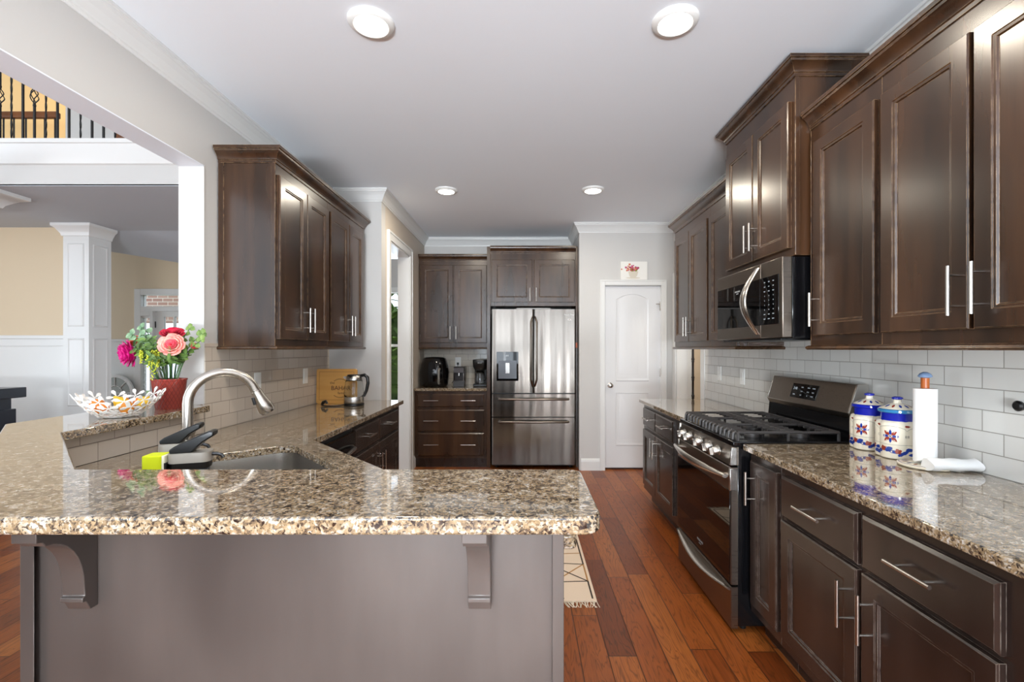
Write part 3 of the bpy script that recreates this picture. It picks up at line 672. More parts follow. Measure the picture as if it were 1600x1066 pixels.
# ------------------------------------------------------------------ refrigerator
t = thing('refrigerator', 'stainless French door refrigerator with two lower drawers on the back wall', 'refrigerator', (-.353, 5.33, 0))
w = .952
MB().box(.006, w-.006, .075, .655, .03, 1.80).build('body', plain('fridge_side', lin(70,68,68), .4), t)
def fr_door(x0, x1, a, b):
    prof = []
    for x, y in ((x0, .07), (x0, .014), (x0+.004, .006), (x0+.014, 0), (x1-.014, 0), (x1-.004, .006), (x1, .014), (x1, .07)): prof.append((x, y))
    return MB().prism(prof, a, b)
FZ = ((0, .4745), (.4775, w))
bars = ((.4745-.034, .4745-.016), (.4775+.016, .4775+.034))
for k in range(2):
    o = fr_door(*FZ[k], .868, 1.818).build('door', M_STEELV, t, smooth=30)
    xc = (.4745-.032) if k == 0 else (.4775+.032); sg = 1 if k == 0 else -1
    MB().tube([(xc+sg*.022, 0, 1.73), (xc+sg*.016, -.03, 1.715), (xc, -.048, 1.67), (xc, -.050, 1.34), (xc, -.048, 1.02), (xc+sg*.016, -.03, .965), (xc+sg*.022, 0, .945)], .0115, 10).build('handle', M_BSTEEL, o, smooth=50)
    if k == 0:
        MB().box(.055, .302, -.004, .002, 1.005, 1.335).build('dispenser', M_BGLOSS, o, bevel=.002)
        MB().box(.075, .282, -.006, -.003, 1.03, 1.235).build('dispenser_recess', plain('recess_grey', lin(92,94,98), .3, .6), o)
        MB().box(.155, .205, -.014, -.004, 1.09, 1.21).build('paddle', M_STEEL, o, bevel=.003)
        MB().text('88', .03, Tr(.178, -.0045, 1.29) @ Rx(PI/2), .0002).build('display_marks', M_DISPLAY, o)
    else:
        MB().text('French Door', .022, Tr(.88, -.0007, 1.755) @ Rx(PI/2)).text('ICE', .03, Tr(.88, -.0007, 1.70) @ Rx(PI/2)).build('sticker', plain('sticker_white', lin(225,225,225), .4), o)
for a, b, zh in ((.598, .855, .800), (.055, .588, .545)):
    o = fr_door(0, w, a, b).build('drawer', M_STEELV, t, smooth=30)
    MB().tube([(.085, 0, zh), (.085, -.035, zh), (.12, -.05, zh), (.48, -.056, zh), (.83, -.05, zh), (.867, -.035, zh), (.867, 0, zh)], .013, 10).build('handle', M_BSTEEL, o, smooth=50)
MB().box(.28, .67, .03, .12, 1.818, 1.835).build('hinge_cover', plain('hinge_grey', lin(150,150,150), .4), t, bevel=.004)
for x in (.05, w-.05): MB().cyl((x, .12, 0), (x, .12, .04), .02, 10).build('foot', M_BLACK, t)
tag(MB().box(.596, .628, 5.418, 5.429, 1.38, 1.44).build('magnet', plain('orange_magnet', lin(196,104,74), .5), bevel=.002), 'small orange magnet on the wood panel edge right of the refrigerator', 'magnet')

# ------------------------------------------------------------------ pantry door
t = struct(bpy.data.objects.new('door_1', None)); COL.objects.link(t); t.location = (.923, 5.30, 0)
dw = .634
mb = MB(); mb.box(0, dw, .035, .07, .022, 2.078)
# moulded panels, arched top on the upper one
def arch(x0, x1, z0, z1, rise, n=14):
    p = [(x0, z0), (x1, z0)]
    for k in range(n+1):
        x = x1+(x0-x1)*k/n; q = (2*(x-x0)/(x1-x0)-1); p.append((x, z1+rise*(1-q*q)))
    return p
def inset(poly, d):
    c = Vector((sum(p[0] for p in poly)/len(poly), sum(p[1] for p in poly)/len(poly)))
    xs = [p[0] for p in poly]; zs = [p[1] for p in poly]; W_ = max(xs)-min(xs); H_ = max(zs)-min(zs)
    return [(c.x+(p[0]-c.x)*(1-2*d/W_), c.y+(p[1]-c.y)*(1-2*d/H_)) for p in poly]
mb.build('slab', M_DOOR, t)
for poly in (arch(.128, .506, 1.00, 1.93, .06), arch(.128, .506, .27, .87, 0.0)):
    ls = [[(x, y, z) for x, z in inset(poly, d)] for d, y in ((0, .0355), (.004, .029), (.014, .031), (.020, .0365), (.03, .037), (.045, .0345), (.05, .0335))]
    mb = MB().loops(ls, cap0=False)
    xs0, xs1, zs0, zs1 = .185, .45, min(p[1] for p in poly)+.06, max(p[1] for p in poly)-.09
    for i in range(5): mb.box(xs0+i*.066-.001, xs0+i*.066+.001, .0328, .034, zs0, zs1)
    mb.build('panel', M_DOOR, t, smooth=40)
mb = MB(); mb.M = Tr(.066, .035, .955) @ Rx(PI/2)
mb.lathe([(.030, 0), (.030, .004), (.012, .010), (.010, .028), (.020, .034), (.027, .045), (.025, .056), (.012, .062)], (0,0,0), 20); mb.build('knob', M_NICK, t, smooth=40)
for z in (.28, 1.10, 1.86): MB().cyl((dw-.003, .028, z-.045), (dw-.003, .028, z+.045), .007, 8).build('hinge', M_NICK, t)
MB().tube([(dw-.006, .026, 1.875), (dw-.035, .01, 1.875), (dw-.055, .0, 1.872)], .005, 8).box(dw-.012, dw+.004, .012, .02, 1.80, 1.89).build('hinge_stop', M_NICK, t)
mb = MB(); c = .058
for x0, x1 in ((.923-c, .923), (.923+dw, .923+dw+c)): mb.box(x0, x1, 5.283, 5.30, 0, 2.085+c)
mb.box(.923, .923+dw, 5.283, 5.30, 2.085, 2.085+c)
mb.box(.923-c, .923-c+.016, 5.277, 5.283, 0, 2.085+c).box(.923+dw+c-.016, .923+dw+c, 5.277, 5.283, 0, 2.085+c).box(.923-c+.016, .923+dw+c-.016, 5.277, 5.283, 2.085+c-.016, 2.085+c)
mb.box(.905, .923, 5.30, 5.415, 0, 2.085).box(.923+dw, .923+dw+.018, 5.30, 5.415, 0, 2.085).box(.905, .923+dw+.018, 5.30, 5.415, 2.082, 2.10)
struct(mb.build('trim_5', M_TRIM, bevel=.002))
# picture on the casing
t = thing('canvas_picture', 'small white canvas picture of a cup of flowers on top of the pantry door frame', 'picture', (1.096, 5.278, 2.144))
MB().box(0, .302, 0, .020, 0, .205).build('canvas', plain('canvas_white', lin(238,236,230), .8), t, bevel=.002)
mb = MB(); rnd = random.Random(3)
mb.mi = 0
cup = [(.085, .095)]+[(.085+.02*k/4, .095-.07*k/4) for k in range(1, 4)]+[(.115, .022), (.165, .022), (.185, .045), (.20, .095)]
mb.prism(cup[::-1], -.0012, 0, 'y')
mb.prism([(.06+.08*math.cos(a)+.08, .020+.008*math.sin(a)) for a in [2*PI*i/20 for i in range(20)]], -.0006, 0, 'y')
for i in range(46):
    mb.mi = rnd.choice((1, 1, 2, 2, 3, 4)); x = rnd.gauss(.135, .034); z = .100+abs(rnd.gauss(.02, .022)); r = rnd.uniform(.006, .013)
    if mb.mi == 4: x += .03
    mb.prism([(x+r*(1+.35*math.cos(5*a))*math.cos(a), min(.195, z+r*(1+.35*math.cos(5*a))*math.sin(a))) for a in [2*PI*k/15 for k in range(15)]], -.0014-i*.00003, -.0001, 'y')
mb.build('print', [plain('cup_paint', lin(214,206,190), .8), plain('petal_red', lin(150,40,60), .8), plain('petal_orange', lin(206,120,80), .8), plain('petal_pink', lin(190,80,120), .8), plain('leaf_paint', lin(130,140,40), .8)], t)

# ------------------------------------------------------------------ ceiling lamps
def ceiling_lamp(x, y, label, power):
    t = thing('ceiling_light', label, 'ceiling light', (x, y, CZ), 0, 'disc ceiling lights')
    MB().lathe([(.098, 0), (.098, -.006), (.090, -.016), (.074, -.020), (.070, -.017), (.070, 0)], (0,0,0), 40, False, False).build('trim_ring', M_WHITEP, t, smooth=40)
    MB().lathe([(.070, -.0165), (.045, -.019), (.001, -.020)], (0,0,0), 32, False, True).build('lens', M_LENS, t, smooth=60)
    L = area_light('lamp_light', (0, 0, -.024), (0, 0, -1), .14, .14, power, (1, .90, .74), 'DISK'); L.parent = t
    return t
ceiling_lamp(-.655, 2.03, 'round white ceiling light at the near left, in front of the left cabinets', 9)
ceiling_lamp(.654, 2.02, 'round white ceiling light at the near right, in front of the right cabinets', 9)
ceiling_lamp(-.68, 4.18, 'small looking round ceiling light farther back on the left, near the doorway', 9)
ceiling_lamp(.62, 4.16, 'small looking round ceiling light farther back on the right, toward the pantry door', 9)

# ------------------------------------------------------------------ wall plates
def plate(loc, rz, label, kind):
    t = thing('wall_plate', label, 'outlet' if kind == 'o' else 'light switch', loc, rz, 'wall plates')
    MB().box(-.036, .036, -.006, 0, -.060, .060).build('cover', M_WHITEP, t, bevel=.002)
    if kind == 'o':
        for z in (-.024, .024):
            o = MB().box(-.017, .017, -.008, -.006, z-.015, z+.015).build('socket', M_WHITEP, t, bevel=.001)
    else:
        MB().box(-.016, .016, -.009, -.006, -.033, .033).build('rocker', M_WHITEP, t, bevel=.001)
    return t
plate((XR-.008, 4.02, 1.16), RR, 'white outlet plate on the right tiles nearest the hall opening', 'o')
plate((XR-.008, 3.60, 1.155), RR, 'white switch plate on the right tiles just beyond the range', 's')
plate((XL+.008, 3.72, 1.155), RL, 'white switch plate on the left tiles beside the cutting board', 's')
plate((XL+.008, 3.05, 1.155), RL, 'white outlet plate on the left tiles behind the faucet arch', 'o')
plate((-.825, YB-.008, 1.20), 0, 'white outlet plate on the back tiles above the small coffee machine', 'o')


# ------------------------------------------------------------------ things on the right counter
def canister(loc, label, rimcol):
    t = thing('canister', label, 'canister', loc, 0, 'painted ceramic canisters')
    cream = plain('ceramic_cream', lin(236,228,208), .12); blue = plain('ceramic_blue', lin(18,32,160), .10)
    rust = plain('ceramic_rust', lin(150,58,40), .2); navy = plain('ceramic_navy', lin(28,58,150), .15); grey = plain('ceramic_grey', lin(120,118,110), .3); rim = plain('ceramic_rim', rimcol, .1)
    R = .066; A = .17
    def rad(a): return R*(1+A*abs(math.cos(2*a)))      # four lobes
    prof = [(.90, 0), (.985, .004), (1, .012), (1, .125), (.985, .138), (.93, .150), (.82, .156)]
    mb = MB(); seg = 96
    mb.loops([[(rad(a)*q*math.cos(a), rad(a)*q*math.sin(a), z) for a in [2*PI*i/seg for i in range(seg)]] for q, z in prof])
    # painted pattern laid on the glaze
    def on(a, z, h=.0006):
        r = rad(a)+h; return (r*math.cos(a), r*math.sin(a), z)
    def patch(a, z, pts, mi, h=.0006):
        mb.mi = mi; mb.add([on(a+x/.074, z+y, h) for x, y in pts], [tuple(range(len(pts)))]); mb.mi = 0
    def leaf(a, z, ang, l, w, mi, d0=0.0, h=.0007):
        c, s_ = math.cos(ang), math.sin(ang)
        P = [(d0, 0), (d0+l*.3, w*.5), (d0+l*.65, w*.45), (d0+l, 0), (d0+l*.65, -w*.45), (d0+l*.3, -w*.5)]
        patch(a, z, [(x*c-y*s_, x*s_+y*c) for x, y in P], mi, h)
    rnd = random.Random(5)
    for k in range(4):
        a0 = PI/2*k + PI/2*0
        for q in range(8):
            leaf(a0, .095, PI/4*q, .027 if q % 2 else .025, .013 if q % 2 else .009, 3 if q % 2 else 4, .004)
        for q in (0, 4):
            for d in (.010, .017, .024): patch(a0, .095, [(math.cos(PI/4*q)*d-.001, -.006), (math.cos(PI/4*q)*d+.001, -.006), (math.cos(PI/4*q)*d+.001, .006), (math.cos(PI/4*q)*d-.001, .006)], 4, .0009)
        leaf(a0, .095, .4, .008, .008, 5, -.004, .0010)
        patch(a0+PI/4, .137, [(-.010, 0), (-.004, -.005), (.006, -.005), (.012, 0), (.004, .004), (-.006, .004)], 3)
        n = 20
        for i in range(n):
            b0 = a0-PI/4+PI/2*i/n; b1 = a0-PI/4+PI/2*(i+1)/n
            f = lambda b: .118+.022*math.cos(2*(b-a0))**.5 if abs(b-a0) < PI/4-.001 else .118
            f = lambda b: .116+.020*max(math.cos(2*(b-a0)), 0)**.6
            mb.mi = 5; mb.add([on(b0, f(b0)), on(b1, f(b1)), on(b1, f(b1)+.0014), on(b0, f(b0)+.0014)], [(0,1,2,3)])
            mb.add([on(b0, .060), on(b1, .060), on(b1, .0612), on(b0, .0612)], [(0,1,2,3)]); mb.mi = 0
        for i in range(9):
            b = a0-PI/4+PI/2*(i+.5)/9; z = .034+rnd.uniform(-.014, .014)
            if i % 4 == 2:
                for q in range(5): leaf(b, z, 2*PI*q/5+rnd.random(), .013, .011, 3, 0, .0007+q*.0001)
            else:
                for q in range(3): leaf(b, z, rnd.uniform(-.7, .7)+(PI if rnd.random() < .5 else 0), rnd.uniform(.020, .030), rnd.uniform(.011, .016), 4, -.008, .0007+q*.0001)
    # the faint numerals between the painted stars
    for k, s_ in enumerate(('31', '12', '88', '31')):
        aa = PI/4+PI/2*k
        for ci, ch in enumerate(s_):
            a = aa+(ci-.5)*.13; p = Vector(on(a, .094, .0008)); mb.mi = 5
            mb.text(ch, .015, Tr(*p) @ Rz(aa+PI/2) @ Rx(PI/2), .0002); mb.mi = 0
    mb.build('body', [cream, blue, rim, rust, navy, grey], t, smooth=35)
    MB().lathe([(.056, .150), (.058, .156), (.058, .184), (.060, .188)], (0,0,0), 36).build('neck', blue, t, smooth=40)
    mb = MB(); mb.mi = 0; mb.lathe([(.064, .188), (.068, .191), (.068, .200), (.063, .204)], (0,0,0), 36)
    mb.mi = 1; mb.lathe([(.0635, .2035), (.052, .212), (.030, .222), (.016, .227), (.013, .234), (.014, .241)], (0,0,0), 36, False)
    mb.mi = 2; mb.lathe([(.014, .241), (.020, .245), (.019, .251), (.010, .255)], (0,0,0), 24)
    for i in range(12):
        a = 2*PI*i/12; q = 2
        mb.mi = 3 if i % 3 else 4; P = []
        for x, y in ((0, -.012), (.005, -.003), (.004, .007), (0, .012), (-.004, .007), (-.005, -.003)):
            r = .044+y; P.append((r*math.cos(a)-x*math.sin(a), r*math.sin(a)+x*math.cos(a), .2175-(r-.040)*.46+.001))
        mb.add(P, [tuple(range(6))])
    mb.build('lid', [rim, cream, blue, navy, rust], t, smooth=40)
    return t
canister((1.585, 2.152, .914), 'blue and white painted lidded canister beside the range, cobalt rimmed lid', lin(20,36,165)).rotation_euler.z = .55
canister((1.580, 1.985, .914), 'blue and white painted lidded canister next to the paper towels, lighter turquoise rimmed lid', lin(56,128,176)).rotation_euler.z = .60
t = thing('paper_towel_holder', 'ceramic paper towel stand with round patterned base and wooden neck on the right counter', 'paper towel holder', (1.556, 1.820, .914))
mb = MB(); mb.lathe([(.078, 0), (.086, .004), (.087, .009), (.080, .012), (.03, .016), (.01, .017)], (0,0,0), 40)
rnd = random.Random(9)
for i in range(16):
    a = 2*PI*i/16; mb.mi = 1 + (i % 2)
    mb.add([((.060+rx*.012)*math.cos(a+ry*.12), (.060+rx*.012)*math.sin(a+ry*.12), .0142-rx*.0006+.0006) for rx, ry in ((-1,0),(-.2,.7),(.7,.5),(1,0),(.7,-.5),(-.2,-.7))], [(0,1,2,3,4,5)])
mb.mi = 1; mb.lathe([(.0815, .0122), (.0795, .0128)], (0,0,0), 40, False, False)
mb.build('base', [plain('plate_cream', lin(232,222,200), .15), plain('plate_blue', lin(60,70,120), .2), plain('plate_rust', lin(150,96,70), .2)], t, smooth=40)
MB().cyl((0,0,.01), (0,0,.345), .0135, 20).build('post', plain('honey_wood', lin(176,92,36), .35), t, smooth=40)
MB().lathe([(.014, .343), (.022, .347), (.023, .350), (.017, .360), (.006, .366)], (0,0,0), 24).build('cap', plain('cap_ceramic', lin(120,144,178), .12), t, smooth=50)
t = thing('paper_towel_roll', 'slim white paper towel roll standing upright on the ceramic stand', 'paper towels', (1.556, 1.820, .932))
MB().lathe([(.0155, 0), (.037, .001), (.0375, .284), (.0155, .2845)], (0,0,0), 40).build('roll', M_PAPER, t, smooth=40)
t = thing('paper_towel', 'folded white paper towel lying on the counter in front of the standing roll', 'paper towel', (1.592, 1.745, .914), -.10)
def pt(i, z): 
    return [(-.085+.01*math.sin(3*a), .030*math.cos(a), .0005+.026*(1+math.sin(a))*(.95+.05*math.cos(4*a+i))) for a in []]
ls = []
for i in range(9):
    x = -.088+.172*i/8; sq = .9+.1*math.sin(i*1.7)
    ls.append([(x+.006*math.sin(a*2+1), .032*math.cos(a)*(1+.06*math.sin(i*2.1)), .0255+.0245*sq*math.sin(a)*(1+.05*math.cos(3*a+i))) for a in [2*PI*q/20 for q in range(20)]])
mb = MB().loops(ls); mb.grid(lambda u, v: (-.10+.15*u, .030+.045*v, .030-.024*v+.004*math.sin(6*u+2*v)), 8, 5)
mb.build('towel', M_PAPER, t, smooth=60)
t = thing('wall_hook', 'round black knob on the right tiles at the picture edge', 'knob', (XR-.008, 1.575, 1.178), RR)
mb = MB(); mb.M = Rx(PI/2); mb.lathe([(.008, 0), (.008, .014), (.017, .018), (.018, .026), (.012, .032)], (0,0,0), 20); mb.build('knob', M_BLACK, t, smooth=40)

# ------------------------------------------------------------------ left counter things
t = thing('cutting_board', 'bamboo cutting board with a burnt family name, upright at the end of the left counter', 'cutting board', (-1.545, 3.895, .914))
M = Rx(-.035); mb = MB(); mb.M = M
mb.loops([[(p[0], y, p[1]) for p in round_corners([(-.168, 0), (.168, 0), (.168, .288), (-.168, .288)], .016)] for y in (0, .018)])
bam = wood('bamboo', lin(196,140,66), lin(214,162,86), lin(224,180,110), .4, .1, (1.5, 9, 16)); mb.build('board', bam, t, bevel=.003)
mb = MB(); mb.M = M
for q in ((-.145, .145, .262, .2655), (-.145, -.1415, .03, .262), (.1415, .145, .03, .262), (-.145, .145, .03, .0335)): mb.box(q[0], q[1], -.0006, .001, q[2], q[3])
mb.build('juice_groove', plain('bamboo_groove', lin(150,98,44), .5), t)
burn = plain('burnt_letters', lin(66,38,18), .7)
mb = MB(); TM = lambda x, z: M @ Tr(x, -.0008, z) @ Rx(PI/2)
mb.text('the', .030, TM(-.035, .172), .0004).text('BAHAR', .050, TM(.035, .128), .0004).text('family', .030, TM(.045, .088), .0004)
for k in range(9):
    for s_ in (1, -1):
        a = PI/2+(k-4)*.16; cx, cz = .03, .128; r = .078
        x, z = cx+1.0*r*math.cos(a), cz+s_*r*math.sin(a)*.98
        mb.M = M @ Tr(x, -.0008, z) @ Ry(-(a+.9)*s_); mb.prism([(-.008, 0), (0, .003), (.008, 0), (0, -.003)], -.0004, .0004, 'y')
mb.build('lettering', burn, t)
t = thing('electric_kettle', 'glass electric kettle with steel base and black handle in front of the cutting board', 'kettle', (-1.355, 3.775, .914))
MB().lathe([(.074, 0), (.078, .004), (.078, .018), (.072, .022)], (0,0,0), 36).build('power_base', M_BLACK, t, smooth=40)
MB().lathe([(.074, .022), (.076, .026), (.076, .070), (.074, .074)], (0,0,0), 36).build('steel_base', M_STEEL, t, smooth=40)
MB().lathe([(.0745, .074), (.074, .10), (.066, .19), (.062, .205)], (0,0,0), 40, False, False).build('glass_body', glass('kettle_glass', (.93,.95,.95,1), 0, 1.2), t, smooth=60, solid=.003)
mb = MB(); mb.lathe([(.0625, .200), (.0635, .204), (.058, .235), (.050, .243), (.02, .246)], (0,0,0), 36)
mb.prism([(-.055, .205), (-.082, .226), (-.080, .232), (-.05, .238)], -.016, .016, 'y'); mb.build('lid', M_STEEL, t, smooth=40)
MB().lathe([(.052, .242), (.050, .248), (.02, .251)], (0,0,0), 30).build('lid_top', M_BLACK, t, smooth=40)
MB().tube([(.055, 0, .238), (.085, 0, .245), (.108, 0, .225), (.112, 0, .18), (.100, 0, .12), (.078, 0, .075)], [.012,.014,.014,.013,.012,.011], 12).build('handle', M_BLACK, t, smooth=50)
cord = thing('power_cord', 'black kettle cord with plug lying in front of the cutting board', 'cord', (-1.355, 3.775, .914))
MB().tube([(-.07, -.035, .008), (-.10, -.06, .006), (-.15, -.085, .006), (-.20, -.08, .006), (-.235, -.06, .008), (-.24, -.03, .012)], .0055, 8).build('cable', M_BLACK, cord, smooth=50)
MB().tube([(-.24, -.035, .014), (-.225, -.05, .030), (-.205, -.055, .040), (-.19, -.055, .022)], [.012,.014,.011,.008], 8).build('plug', M_BLACK, cord, smooth=50)

# ------------------------------------------------------------------ back counter appliances
t = thing('air_fryer', 'large glossy black rounded air fryer at the left of the back counter', 'air fryer', (-1.07, 5.705, .914))
prof = [(.120, 0), (.150, .006), (.160, .03), (.172, .12), (.174, .18), (.160, .27), (.135, .335), (.115, .350), (.03, .356)]
mb = MB(); mb.loops([[(math.copysign(abs(math.cos(a))**.8, math.cos(a))*r*1.0, math.copysign(abs(math.sin(a))**.8, math.sin(a))*r, z) for a in [2*PI*i/40 for i in range(40)]] for r, z in prof])
mb.build('housing', plain('gloss_black', lin(10,10,11), .1), t, smooth=50)
MB().tube([(.085, -.150, .215), (.085, -.195, .212), (.085, -.205, .19), (.085, -.203, .07), (.085, -.195, .05), (.085, -.155, .045)], .014, 12).build('handle', plain('grey_handle', lin(120,116,110), .35), t, smooth=50)
MB().prism([(-.05, .20), (.05, .20), (.045, .30), (-.04, .30)], -.168, -.12, 'y').build('control_panel', M_BGLOSS, t, bevel=.004)
t = thing('espresso_machine', 'small dark single cup coffee machine in the middle of the back counter', 'coffee machine', (-.767, 5.71, .914))
MB().box(-.068, .068, -.02, .13, 0, .238).box(-.062, .062, -.09, -.02, .165, .236).build('housing', plain('maroon_black', lin(34,26,28), .25), t, bevel=.006)
MB().box(-.066, .066, -.095, -.02, 0, .072).build('drip_tray', plain('grey_tray', lin(70,70,72), .4, .4), t, bevel=.004)
MB().box(-.060, .060, -.094, -.088, .168, .225).build('front_panel', plain('grey_front', lin(78,74,76), .4, .4), t, bevel=.003)
MB().cyl((0, -.06, .165), (0, -.06, .13), .014, 14).build('spout', M_CHROME, t, smooth=40)
for x in (-.060, .060): MB().cyl((x, -.088, .072), (x, -.088, .165), .004, 8).build('rod', M_CHROME, t)
t = thing('coffee_maker', 'black drip coffee maker with glass carafe at the right of the back counter', 'coffee maker', (-.515, 5.72, .914))
MB().box(-.08, .085, -.10, .11, 0, .035).build('warming_base', M_BLACK, t, bevel=.008)
MB().box(-.075, .08, .035, .11, .03, .30).build('tower', M_BLACK, t, bevel=.008)
MB().loops([[(x*s_, y*s_-.0, z) for x, y in round_corners([(-.088, -.115), (.088, -.115), (.088, .11), (-.088, .11)], .05)] for s_, z in ((.78, .205), (.95, .24), (1, .29), (1, .315), (.96, .325))]).build('brew_head', M_BLACK, t, smooth=40)
MB().text('BELLA', .018, Tr(0, -.1155, .285) @ Rx(PI/2), .0004).build('lettering', plain('silver_lettering_c', lin(200,200,200), .4), t)
o = MB().lathe([(.058, .036), (.064, .05), (.066, .09), (.055, .15), (.044, .185)], (-.005, -.035, 0), 30, True, False).build('carafe', M_GLASS, t, smooth=60, solid=.002)
MB().lathe([(.046, .185), (.05, .19), (.05, .2), (.02, .204)], (-.005, -.035, 0), 26).build('carafe_lid', M_BLACK, o, smooth=40)
MB().tube([(.04, -.055, .19), (.075, -.085, .18), (.08, -.09, .11), (.05, -.065, .07)], .008, 8).build('carafe_handle', M_BLACK, o, smooth=40)
tag(MB().tube([(-.825, YB-.016, 1.175), (-.825, YB-.035, 1.17), (-.83, YB-.04, 1.10), (-.86, YB-.06, .99), (-.90, YB-.05, .93)], .004, 8).box(-.838, -.812, YB-.034, YB-.016, 1.165, 1.195).build('appliance_cord', M_BLACK), 'black plug and cord hanging from the outlet on the back tiles', 'cord')

# ------------------------------------------------------------------ rug
t = thing('rug', 'cream rug with thin dark geometric lines on the floor behind the bar', 'rug', (.40, 2.54, 0))
mb = MB().box(-1.15, 0, 0, 1.46, .001, .009)
mb.mi = 1; rnd = random.Random(12)
P = {}
for i in range(6):
    for j in range(8): P[i, j] = (-1.13+1.11*i/5+(rnd.uniform(-.07, .07) if 0 < i < 5 else 0), .02+1.42*j/7+(rnd.uniform(-.07, .07) if 0 < j < 7 else 0))
for i in range(6):
    for j in range(8):
        for q in ((i+1, j), (i, j+1), (i+1, j+1) if (i+j) % 2 else (i+1, j-1)):
            if q in P and rnd.random() < .8:
                a, b = Vector(P[i, j]), Vector(P[q]); d = (b-a).normalized(); nn = Vector((-d.y, d.x))*.0048
                mb.mi = 1 if rnd.random() < .7 else 2
                mb.add([(*(a+nn), .0094), (*(b+nn), .0094), (*(b-nn), .0094), (*(a-nn), .0094)], [(0,1,2,3)])
rug_m = painted('rug_cream', lin(226,204,180), .95, .4)
mb.build('pile', [rug_m, plain('rug_line', lin(58,44,34), .9), plain('rug_gold', lin(170,120,60), .7)], t)
for y0, s_ in ((0, -1), (1.46, 1)):
    mb = MB(); rnd = random.Random(2)
    for i in range(150):
        x = -1.148+1.146*i/149; a = rnd.uniform(-.5, .7)
        mb.tube([(x, y0, .006), (x+.02*a, y0+s_*.028, .004), (x+.05*a, y0+s_*.055, .003)], .0022, 4)
    o = mb.build('fringe', plain('fringe_cream', lin(214,200,178), .95), t); o['kind'] = 'stuff'

# ------------------------------------------------------------------ fruit bowl and flowers on the bar
BZ = 1.07; bx, by = -1.778, 2.075
mb = MB(); rnd = random.Random(4)
def bowl_pt(th, s):       # s 0 at the bottom .. 1 at the rim
    r = .050+.094*s**.85; z = .006+.078*s**1.6; return Vector((r*math.cos(th), r*math.sin(th), z))
rows = ((.05, 6, .028), (.36, 9, .035), (.68, 11, .038), (.98, 12, .039))
for s, n, fr in rows:
    for i in range(n):
        th = 2*PI*(i+.5*(rows.index((s, n, fr)) % 2))/n+rnd.uniform(-.06, .06); ss = s+rnd.uniform(-.05, .05)
        c = bowl_pt(th, max(ss, 0)); tu = (bowl_pt(th+.01, max(ss, 0))-c).normalized(); tv = (bowl_pt(th, max(ss, 0)+.01)-c).normalized(); nn = tu.cross(tv).normalized()
        ph = rnd.uniform(0, 2*PI)
        for k in range(5):
            a = ph+2*PI*k/5; d = tu*math.cos(a)+tv*math.sin(a); e_ = -tu*math.sin(a)+tv*math.cos(a)
            pts = [c-d*.002, c+d*fr*.35+e_*fr*.07, c+d*fr*.70+e_*fr*.20, c+d*fr*.95+e_*fr*.13, c+d*fr, c+d*fr*.95-e_*fr*.13, c+d*fr*.70-e_*fr*.20, c+d*fr*.35-e_*fr*.07]
            pts = [p+nn*(rnd.uniform(-.0015, .0015)) if False else p for p in pts]
            mb.add([p-nn*.0012*(k % 2) for p in pts], [tuple(range(8))])
mb.lathe([(.02, .002), (.058, .003), (.060, .006)], (0,0,0), 30, True, False)
bowl = tag(mb.build('fruit_bowl', plain('white_enamel', lin(244,242,236), .35), solid=.0022), 'white openwork bowl of cut out flowers holding fruit on the granite bar', 'fruit bowl')
bowl.location = (bx, by, BZ)
def fruit(kind, loc, r, col, label, group, sc=(1,1,1)):
    t = thing(kind, label, kind, (bx+loc[0]*.82, by+loc[1]*.82, BZ+.008+loc[2]*.74), 0, group)
    t.rotation_euler = (rnd.uniform(-1, 1), rnd.uniform(-1, 1), rnd.uniform(0, 6))
    r *= .78; mb = MB().sphere((0,0,0), r, sc, 20, 14)
    if kind == 'lemon': mb.lathe([(.010, .0), (.006, .009), (.001, .012)], (0, 0, r*sc[2]*.93), 10)
    m, nt, b = new_mat(kind+'_peel'); b.inputs['Base Color'].default_value = col; b.inputs['Roughness'].default_value = .4
    no = nd(nt, 'ShaderNodeTexNoise', {'Scale': 260.0}); bp = nd(nt, 'ShaderNodeBump', {'Height': no.outputs[0], 'Strength': .25, 'Distance': .002}); nt.links.new(bp.outputs[0], b.inputs['Normal'])
    mb.build('peel', m, t, smooth=60)
    MB().lathe([(.004, 0), (.003, .002), (.001, .003)], (0, 0, -r*sc[2]-.002), 8).build('stem_button', plain('stem_green', lin(92,100,44), .7), t)
OR, LE = lin(226,128,26), lin(226,182,44)
fruit('orange', (-.095, -.03, .060), .036, OR, 'orange at the left side of the white flower bowl', 'oranges in the bowl')
fruit('orange', (-.030, .055, .062), .037, OR, 'orange at the back of the white flower bowl, toward the column', 'oranges in the bowl')
fruit('orange', (-.045, -.062, .050), .035, OR, 'orange low at the front left of the white flower bowl', 'oranges in the bowl')
fruit('orange', (.055, .070, .062), .036, OR, 'orange at the back right of the white flower bowl', 'oranges in the bowl')
fruit('orange', (.075, -.045, .048), .034, lin(222,140,40), 'orange at the front right of the white flower bowl', 'oranges in the bowl')
fruit('lemon', (.018, -.010, .070), .033, LE, 'yellow lemon on top in the middle of the fruit bowl', 'lemons in the bowl', (1, 1, 1.25))
fruit('lemon', (.115, .015, .072), .031, LE, 'yellow lemon at the right side of the fruit bowl nearest the red pot', 'lemons in the bowl', (1, 1, 1.25))
vx, vy = -1.775, 2.362
t = thing('flower_pot', 'brick red tapered pot with honeycomb relief on the bar beside the jamb', 'flower pot', (vx, vy, BZ))
m, nt, b = new_mat('red_honeycomb'); b.inputs['Roughness'].default_value = .25
tc = nd(nt, 'ShaderNodeTexCoord'); sx = nd(nt, 'ShaderNodeSeparateXYZ', {0: tc.outputs['Object']})
an = mathn(nt, 'MULTIPLY', mathn(nt, 'ARCTAN2', sx.outputs[1], sx.outputs[0]), 24/ (2*PI))
zz = mathn(nt, 'MULTIPLY', sx.outputs[2], 62.0)
